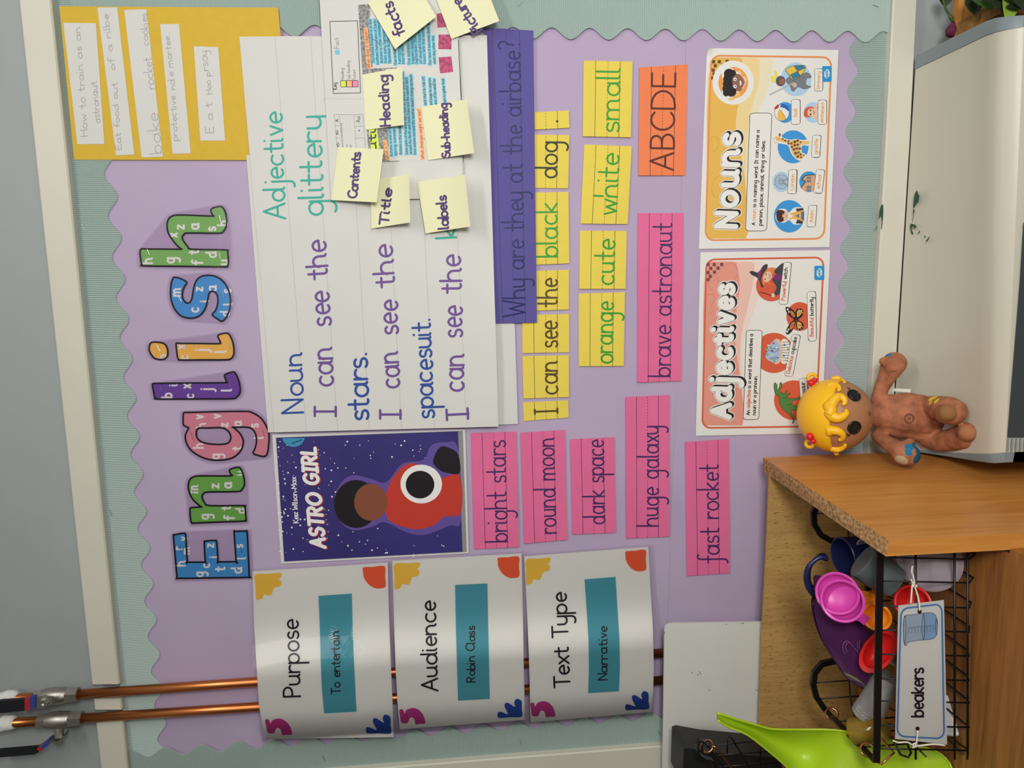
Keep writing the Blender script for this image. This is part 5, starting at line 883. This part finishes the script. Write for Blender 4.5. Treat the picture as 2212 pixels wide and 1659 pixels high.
mb = MB(); c = at(*R5([(390, 1490)])[0], 168); ring(mb, c, .009, Vector((.7, -.3, .6)).normalized()); mb.tube([at(*p, 172) for p in R5("430,1480 480,1520 520,1580 585,1665 620,1720")], .0016, n=8); mb.build('carry_handle', ROSEG, b2, smooth='all')
mb = MB(); f = [at(*p, 130) for p in R5("205,1512 240,1502 420,1535 700,1560 960,1580 1000,1800 195,1800")]; mb.prism(f, [p+Vector((0, .06, 0)) for p in f]); mb.build('storage_box', mat('black_plastic', (30, 30, 31), .5), **T('black storage box inside the lower left wire basket', 'box'))
# ------------------------------------------------------------------ heater under the board
CREAM = mat('cream_enamel', (196, 192, 176), .28, .5, noise=.03, nscale=3); CAPG = mat('grey_plastic_cap', (124, 134, 138), .35, .5); SLOT = mat('grille_dark', (58, 64, 68), .5)
ht = thing('convector_heater', 'long cream fan heater with grey end caps under the notice board', 'heater', (0, -.12, .4))
mb = MB(); secs = []
Lp = [(1927, 966, 15), (2040, 977, 100), (2110, 980, 180), (2134, 980, 203), (2150, 979.5, 216), (2172, 977, 226)]
Rp = [(1977, 150, 15), (2070, 106, 100), (2130, 77, 168), (2150, 70, 196), (2176, 64, 214), (2212, 58, 226)]
for (a, b) in zip(Lp, Rp): p, q = at(*a), at(*b); secs.append([p+(q-p)*k/8 for k in range(9)])
lip = secs[-1]; secs.append([p+Vector((0, -.001, -.03)) for p in lip]); secs.append([Vector((p.x, -.2, .16)) for p in lip]); secs.append([Vector((p.x, -.01, .16)) for p in lip])
mb.grid(secs); mb.add([r[0] for r in secs], [tuple(range(len(secs)))]); mb.add([r[-1] for r in secs], [tuple(range(len(secs)-1, -1, -1))]); mb.build('casing', CREAM, ht, smooth=True)
mb = MB(); mb.add([at(2211, 480, 229), at(2203, 609, 229), at(2176, 945, 229), at(2230, 945, 229), at(2250, 480, 229)], [(0, 1, 2, 3, 4)], 0); mb.build('grille', SLOT, ht)
mb = MB()
for k in range(5): mb.tube([at(2178+k*9, 947, 231), at(2177+k*9, 974, 231)], .0012, n=6)
mb.build('grille_slot', CAPG, ht)
def endcap(P, off, name):
    mb = MB(); rows = []
    for i, (a, w) in enumerate(zip(P, off)):
        p = at(*a); s = Vector((w, 0, 0)); up_ = Vector((0, 0, .0012)); rows.append([p+up_, p+up_+s*.85, p+s, p+s+Vector((0, 0, -.012)), p+Vector((0, 0, -.014))])
    l = rows[-1]; rows.append([v+Vector((0, 0, -.2)) for v in l]); mb.grid(rows); mb.build(name, CAPG, ht, smooth=True)
endcap(Lp, (-.002, -.006, -.011, -.013, -.014, -.0145), 'end_cap'); endcap(Rp, (.02, .02, .019, .018, .016, .014), 'end_cap')
mb = MB(); R2 = Zm(1800, 300, 5.37)
def hd_(x, y): return max(12, 12+(x-1941)*(.92))
SPL = ink('dried_green_paint', (40, 78, 58), .4)
hz = lambda P, mb, o: mb.add([v+Vector((0, 0, o)) for v in P], [tuple(range(len(P)))], 0)
def ontop(x, y):
    # point on the sloping top of the heater
    A, B, C_ = secs[0][4], secs[2][2], secs[2][6]; n = (B-A).cross(C_-A).normalized(); v = at(x, y, 0)-EYE; t = (A-EYE).dot(n)/v.dot(n); return EYE+v*t
for s in ("975,597 990,640 1002,655 1000,690 990,745 978,742 955,780 935,812 933,760 938,700 950,640", "932,812 948,830 938,880 928,960 922,960 930,880", "900,985 930,988 960,1000 965,1020 950,1040 935,1035 940,1015 920,1020 915,1060 932,1095 918,1110 905,1080 895,1020", "1000,1066 1012,1072 998,1098 988,1096", "1060,1120 1075,1130 1072,1148 1060,1140", "1105,1150 1128,1130 1100,1185 1076,1192", "1090,186 1098,190 1094,196"):
    hz([ontop(*p) for p in sm(R2(s), 2)], mb, .0006)
mb.build('paint_splash', SPL, ht)
mb = MB(); fill(mb, sm(R2("575,757 580,800 580,870 572,960 562,1045 555,1040 560,960 555,905 545,900 525,945 530,900 538,830 555,775"), 2), 0, lambda x, y: 14.2, 1); fill(mb, R2("505,1012 514,1014 495,1052 488,1048"), 0, lambda x, y: 14.2, 1); mb.build('paint_splash', SPL, tb)
# ------------------------------------------------------------------ planter box and plant
T1 = Zm(1800, 0, 5.37)
pbx = thing('planter_box', 'rough wooden planter box corner at the lower right of the board', 'planter box', at(2120, -20, 90))
e0, e1_ = at(*T1([(1425, 430)])[0], 60), at(*T1([(1960, 150)])[0], 150); e1_.z = e0.z; rim = Vector((.014, 0, 0)); dn = Vector((0, 0, -.045))
TIMB = wood('rough_timber', (196, 134, 58), (150, 98, 40), 0, 4, 40, .7); ROUGH = mat('sawn_edge', (142, 104, 60), .9, .1, noise=.4, nscale=120, bump=.6, bscale=300)
far = at(*T1([(1440, -260)])[0], 60); far.z = e0.z
mb = MB()
mb.prism([e0, far, far+dn, e0+dn], [p+Vector((0, .012, 0)) for p in (e0, far, far+dn, e0+dn)], 0)
mb.prism([e0, e0+rim*1.4, e0+rim*1.4+dn, e0+dn], [p for p in (e1_, e1_+rim*1.4, e1_+rim*1.4+dn, e1_+dn)], 1)
mb.build('box_board', [TIMB, ROUGH], pbx)
mb = MB(); mb.add([e0+dn*.9, far+dn*.9, Vector((far.x, e1_.y, e0.z))+dn*.9, e1_+dn*.9], [(0, 1, 2, 3)]); mb.build('soil', mat('potting_soil', (44, 36, 28), .95, .1, noise=.5, nscale=200, bump=1), pbx)
pt = thing('potted_plant', 'green leafy plant hanging out of the wooden planter box', 'plant', at(2160, -20, 110)-Vector((0, 0, .02)))
def leaf(P0, P1, w, m, bend=.15, n=8, serr=0.):
    mb = MB(); ax = P1-P0; s = ax.cross(Vector((0, -1, .4))).normalized(); nr = s.cross(ax).normalized(); rows = []
    for k in range(n+1):
        t = k/n; ww = w*math.sin(math.pi*(.06+.92*t))**.75*(1+serr*(k % 2)); c = P0+ax*t+nr*(bend*ax.length*math.sin(math.pi*t)); rows.append([c-s*ww+nr*ww*.25, c-s*ww*.5+nr*.1*ww, c, c+s*ww*.5+nr*.1*ww, c+s*ww+nr*ww*.25])
    mb.grid(rows); mb.build('leaf', m, pt, smooth='all')
LF = mat('leaf_green', (58, 84, 40), .4, .4, noise=.3, nscale=40); LF2 = mat('leaf_dark', (32, 46, 24), .45, .4, noise=.3, nscale=40); LF3 = mat('leaf_light', (132, 160, 62), .4, .4, noise=.15, nscale=60)
for a, b, d0, d1, w, m in (("2030,-30", "2020,265", 170, 200, .011, LF3), ("1600,-60", "1650,170", 110, 120, .012, LF2), ("1290,-80", "1300,80", 40, 50, .010, LF2), ("1700,-40", "1830,110", 130, 160, .016, LF), ("1850,-60", "1960,130", 150, 185, .018, LF2), ("2000,-60", "2180,60", 160, 200, .02, LF), ("2120,-60", "2230,130", 180, 220, .018, LF2), ("1760,-160", "1900,20", 120, 150, .02, LF2), ("1950,-200", "2100,0", 130, 170, .022, LF), ("2080,30", "2240,100", 190, 215, .014, LF2)):
    leaf(at(*T1(a)[0], d0), at(*T1(b)[0], d1), w, m)
mb = MB(); mb.tube([at(*p, 50) for p in sm(T1("1260,-60 1300,90 1345,170 1395,250"), 4, False)], [.0016]*9+[.0028]*4, n=8); mb.build('stem', LF, pt, smooth='all')
mb = MB(); c = at(*T1([(1385, 350)])[0], 52); mb.tube([at(*p, 52) for p in T1("1405,250 1390,300 1375,360 1350,415")], [.002, .006, .009, .006], n=10); mb.build('dried_flower', mat('dried_petal', (96, 44, 66), .8, .1, noise=.4, nscale=90), pt, smooth='all')
# ------------------------------------------------------------------ rag doll
D_ = Zm(1680, 720, 4.608)
doll = thing('rag_doll', 'rag doll with yellow moulded hair and button eyes sitting on the heater', 'doll', at(2030, 900, 75))
HC = at(*D_([(577, 815)])[0], 80); HR = .0535
SKIN = mat('doll_face_plastic', (166, 116, 80), .42, .4); HAIR = mat('doll_hair_plastic', (240, 184, 30), .38, .5); BTN = mat('button_black', (20, 20, 22), .25, .5); BEAD = mat('bead_red', (206, 30, 36), .25, .5)
def on(zx, zy, k=1.0):
    (x, y), = D_([(zx, zy)]); v = (at(x, y, 0)-EYE).normalized(); o = EYE-HC; b = o.dot(v); c = o.dot(o)-(HR*k)**2; q = b*b-c
    return EYE+v*(-b-math.sqrt(q)) if q > 0 else EYE+v*(-b)
mb = MB(); mb.ball(HC, (HR*1.02, HR*.98, HR), nu=40, nv=26); hd0 = mb.build('head', SKIN, doll, smooth='all')
a = Vector((0, .661, .75)); u = Vector((1, 0, 0)); w = a.cross(u); mb = MB(); rows = []
for k in range(20):
    ph = math.acos(-.08)*k/18 if k < 19 else math.acos(-.08)+.01; R = HR*(1.06 if k < 18 else (1.045 if k == 18 else 1.0))
    rows.append([HC+(a*math.cos(ph)+(u*math.cos(q)+w*math.sin(q))*math.sin(ph))*R for q in [2*math.pi*j/44 for j in range(44)]])
mb.grid(rows, 0, True)
def curl(s, r0, r1, k=1.04):
    P = sm(D_(s) and pts(s), 4, False); n = len(P); mb.tube([on(x, y, .99+(k-.99)*min(1, i/(n*.35))) for i, (x, y) in enumerate(P)], [r0+(r1-r0)*i/(n-1) for i in range(n)], n=10)
for s, r0, r1 in (("520,735 540,700 565,662 610,632 650,645 668,675 660,700 640,706", .0095, .0024), ("520,790 545,822 595,842 645,828 678,800 680,775 665,768", .0100, .0024), ("505,715 530,765 515,810", .0095, .0085), ("505,530 535,513 570,512 605,535 612,560 596,572", .0062, .0022), ("545,462 575,450 610,450 650,470 668,492", .0050, .002), ("515,965 555,966 600,975 640,1000 648,1030 632,1055 605,1058", .008, .0024), ("545,1140 580,1152 620,1152 660,1130 672,1105", .0062, .0022), ("505,950 515,975 510,1000", .006, .005)): curl(s, r0, r1)
for c, d in (((340, 440), 0), ((318, 1098), 1)): 
    p = on(*c, 1.1); ring_ax = Vector((.2, -.9, .3)).normalized()
    mb.grid([[p+(Vector((1, 0, 0))*math.cos(q)+Vector((0, .3, .95))*math.sin(q))*(.0055+.003*math.cos(v))+ring_ax*(.003*math.sin(v)) for v in [2*math.pi*k/8 for k in range(8)]] for q in [2*math.pi*k/16 for k in range(17)]], 0, True)
mb.ball(on(585, 1192, 1.05), .004, nu=10, nv=8); mb.ball(on(590, 440, 1.05), .0035, nu=10, nv=8)
hair = mb.build('hair', HAIR, hd0, smooth='all')
for s in ((335, 492), (368, 466)), ((322, 1028), (352, 1072)):
    mb = MB()
    for i, c in enumerate(s): mb.ball(on(*c, 1.12), .0062 if i == 0 else .0045, nu=16, nv=10)
    mb.build('hair_bobble', BEAD, hd0, smooth='all')
for c in ((760, 618), (762, 938)):
    p = on(*c, 1.0); n = (p-HC).normalized(); mb = MB(); r = .0104
    mb.lathe(p-n*.001, n, [(0, r), (.0022, r), (.003, r*.9), (.003, r*.78), (.0018, r*.7), (.0016, r*.2), (.0016, 0)], n=28)
    e1 = n.cross(Vector((0, 0, 1))).normalized(); e2 = n.cross(e1)
    bt = mb.build('button_eye', BTN, hd0, smooth=True)
    mb = MB()
    for q in ((-1, -1), (1, 1), (-1, 1), (1, -1)): mb.tube([p+n*.0014+(e1*q[0]+e2*q[1])*.0006, p+n*.0014+(e1*q[0]+e2*q[1])*.0022], .0005, n=6)
    mb.build('eye_stitch', mat('thread_grey', (52, 52, 54), .6), bt)
mb = MB()
for s in ("715,560 680,530", "720,548 705,535", "712,558 690,545", "700,1000 668,1025", "712,1010 692,1030", "720,1012 708,1028"): mb.tube([on(*p, 1.005) for p in pts(s)], [.0008, .0004], n=6)
mb.build('eyelashes', BTN, hd0)
mb = MB(); mb.tube([on(*p, 1.003) for p in pts("905,785 922,800 915,818")], [.001, .0018, .001], n=8); mb.build('mouth', mat('mouth_brown', (92, 54, 40), .5), hd0, smooth='all')
# soft cloth body, one skin
mb = MB()
def cap_(L, n=14):
    """chain of (zx, zy, depth, radius in zoom px)"""
    P = [(at(*D_([(x, y)])[0], d), r/4.608/1650*(1.1838-d/1000)) for x, y, d, r in L]
    for (p, r), (q, s) in zip(P, P[1:]):
        for k in range(7): t = k/6; mb.ball(p+(q-p)*t, r+(s-r)*t, nu=n, nv=9)
cap_([(930, 810, 72, 90), (1080, 815, 72, 165), (1240, 815, 72, 205), (1420, 830, 74, 215), (1480, 850, 76, 190)])
cap_([(1080, 720, 72, 120), (1300, 700, 72, 120), (1430, 720, 74, 120)]); cap_([(1080, 920, 72, 110), (1300, 950, 72, 115), (1440, 970, 76, 130)])
cap_([(985, 670, 68, 62), (1045, 520, 66, 78), (1095, 420, 68, 92), (1140, 330, 72, 118), (1160, 300, 72, 125)]); cap_([(1120, 300, 76, 80), (1055, 278, 80, 48)])
cap_([(990, 1020, 72, 62), (1080, 1085, 90, 80), (1170, 1140, 112, 92), (1260, 1195, 132, 128), (1300, 1210, 134, 122)]); cap_([(1270, 1140, 132, 80), (1320, 1085, 132, 50)])
cap_([(1470, 740, 78, 120), (1580, 740, 105, 135), (1700, 760, 140, 145), (1740, 780, 150, 145)]); cap_([(1670, 800, 150, 112), (1690, 790, 160, 95)])
cap_([(1490, 1060, 80, 90), (1620, 1075, 100, 112), (1760, 1055, 125, 128), (1880, 1020, 150, 142)]); cap_([(1880, 990, 155, 120), (1890, 985, 166, 100)])
m = bpy.data.materials.new('doll_cloth'); m.use_nodes = True; nt = m.node_tree; b = nt.nodes['Principled BSDF']; b.inputs['Roughness'].default_value = .85; b.inputs['Specular IOR Level'].default_value = .15
gp = nt.nodes.new('ShaderNodeTexCoord'); nz = nt.nodes.new('ShaderNodeTexNoise'); nz.inputs['Scale'].default_value = 70; nz.inputs['Detail'].default_value = 5; nt.links.new(gp.outputs['Object'], nz.inputs['Vector'])
rp = nt.nodes.new('ShaderNodeValToRGB'); rp.color_ramp.elements[0].position = .3; rp.color_ramp.elements[1].position = .62; rp.color_ramp.elements[0].color = (*lin((140, 88, 62)), 1); rp.color_ramp.elements[1].color = (*lin((176, 114, 84)), 1); nt.links.new(nz.outputs['Fac'], rp.inputs[0])
col = rp.outputs[0]
from mathutils.bvhtree import BVHTree
BV = BVHTree.FromPolygons([tuple(v) for v in mb.v], mb.f)
def hit(zx, zy, off=.0):
    v = (at(*D_([(zx, zy)])[0], 0)-EYE).normalized(); h = BV.ray_cast(EYE, v)[0]
    return (h if h is not None else at(*D_([(zx, zy)])[0], 110))-v*off
def stain(px_, d, r, rgb, rag=.35):
    global col
    p = hit(*px_)-base(doll)
    vm = nt.nodes.new('ShaderNodeVectorMath'); vm.operation = 'DISTANCE'; vm.inputs[1].default_value = p; nt.links.new(gp.outputs['Object'], vm.inputs[0])
    n2 = nt.nodes.new('ShaderNodeTexNoise'); n2.inputs['Scale'].default_value = 260; nt.links.new(gp.outputs['Object'], n2.inputs['Vector'])
    ma = nt.nodes.new('ShaderNodeMath'); ma.operation = 'MULTIPLY_ADD'; ma.inputs[1].default_value = r*rag*2; nt.links.new(n2.outputs['Fac'], ma.inputs[0]); nt.links.new(vm.outputs['Value'], ma.inputs[2])
    lt = nt.nodes.new('ShaderNodeMath'); lt.operation = 'LESS_THAN'; lt.inputs[1].default_value = r*(1+rag); nt.links.new(ma.outputs[0], lt.inputs[0])
    mx = nt.nodes.new('ShaderNodeMix'); mx.data_type = 'RGBA'; nt.links.new(lt.outputs[0], mx.inputs[0]); nt.links.new(col, mx.inputs[6]); mx.inputs[7].default_value = (*lin(rgb), 1); col = mx.outputs[2]
for q, d, r, rgb in (((1305, 1132), 160, .0062, (44, 112, 150)), ((1305, 1182), 162, .0055, (44, 112, 150)), ((1365, 1125), 155, .0058, (40, 96, 120)), ((1412, 1190), 150, .0075, (34, 84, 104)), ((1395, 1250), 148, .0075, (34, 84, 104)), ((1330, 1320), 146, .0075, (34, 84, 104)), ((1275, 1345), 142, .006, (34, 84, 104)), ((1225, 1275), 158, .010, (178, 160, 130)), ((1545, 640), 112, .0075, (224, 196, 60)), ((1600, 610), 112, .006, (224, 196, 60)), ((1580, 672), 116, .005, (224, 196, 60)), ((1520, 690), 100, .004, (214, 176, 50)), ((1105, 215), 72, .005, (60, 120, 160)), ((1670, 800), 172, .016, (142, 102, 62)), ((1890, 1010), 180, .012, (160, 108, 74))): stain(q, d, r, rgb)
nt.links.new(col, b.inputs['Base Color']); bp = nt.nodes.new('ShaderNodeBump'); bp.inputs['Strength'].default_value = .25; bp.inputs['Distance'].default_value = .002; nt.links.new(nz.outputs['Fac'], bp.inputs['Height']); nt.links.new(bp.outputs[0], b.inputs['Normal'])
body = mb.build('body', m, doll, smooth='all')
md = body.modifiers.new('skin', 'REMESH'); md.mode = 'VOXEL'; md.voxel_size = .0016; md.use_smooth_shade = True
ms = body.modifiers.new('soft', 'SMOOTH'); ms.iterations = 10; ms.factor = .6
THR = mat('seam_thread', (96, 54, 40), .8)
def frontd(zx, zy, d): return hit(zx, zy, -.0004)
mb = MB(); mb.tube([frontd(x, y, d) for x, y, d in ((955, 835, 105), (1020, 835, 122), (1100, 835, 127), (1165, 838, 130))], .0005, n=6); mb.build('seam', THR, doll)
mb = MB()
for r in (48, 37, 14): mb.tube([hit(*p, -.0002) for p in ell(1308, 848, r)+[(1308+r, 848)]], .0006, n=6)
mb.build('printed_button', THR, doll)
mb = MB()
for L in (((1565, 850, 196), (1570, 770, 200), (1600, 720, 200), (1640, 690, 196)), ((1800, 1090, 196), (1785, 1040, 200), (1800, 960, 202), (1850, 900, 198), (1880, 885, 192))):
    mb.tube([frontd(*p) for p in sm(L, 3, False)], .0005, n=6)
mb.build('sole_seam', THR, doll)
mb = MB(); mb.tube([frontd(1180, 372, 112), frontd(1130, 385, 122), frontd(1070, 370, 112), frontd(1035, 355, 92)], .0006, n=6); mb.build('wrist_seam', THR, doll)
mb = MB(); q = [at(*D_([p])[0], 62) for p in ((1140, 575), (1160, 548), (1325, 555), (1318, 590))]; mb.prism(q, [p+Vector((0, .0006, 0)) for p in q]); mb.build('care_tag', mat('tag_cloth', (226, 224, 216), .8), doll)
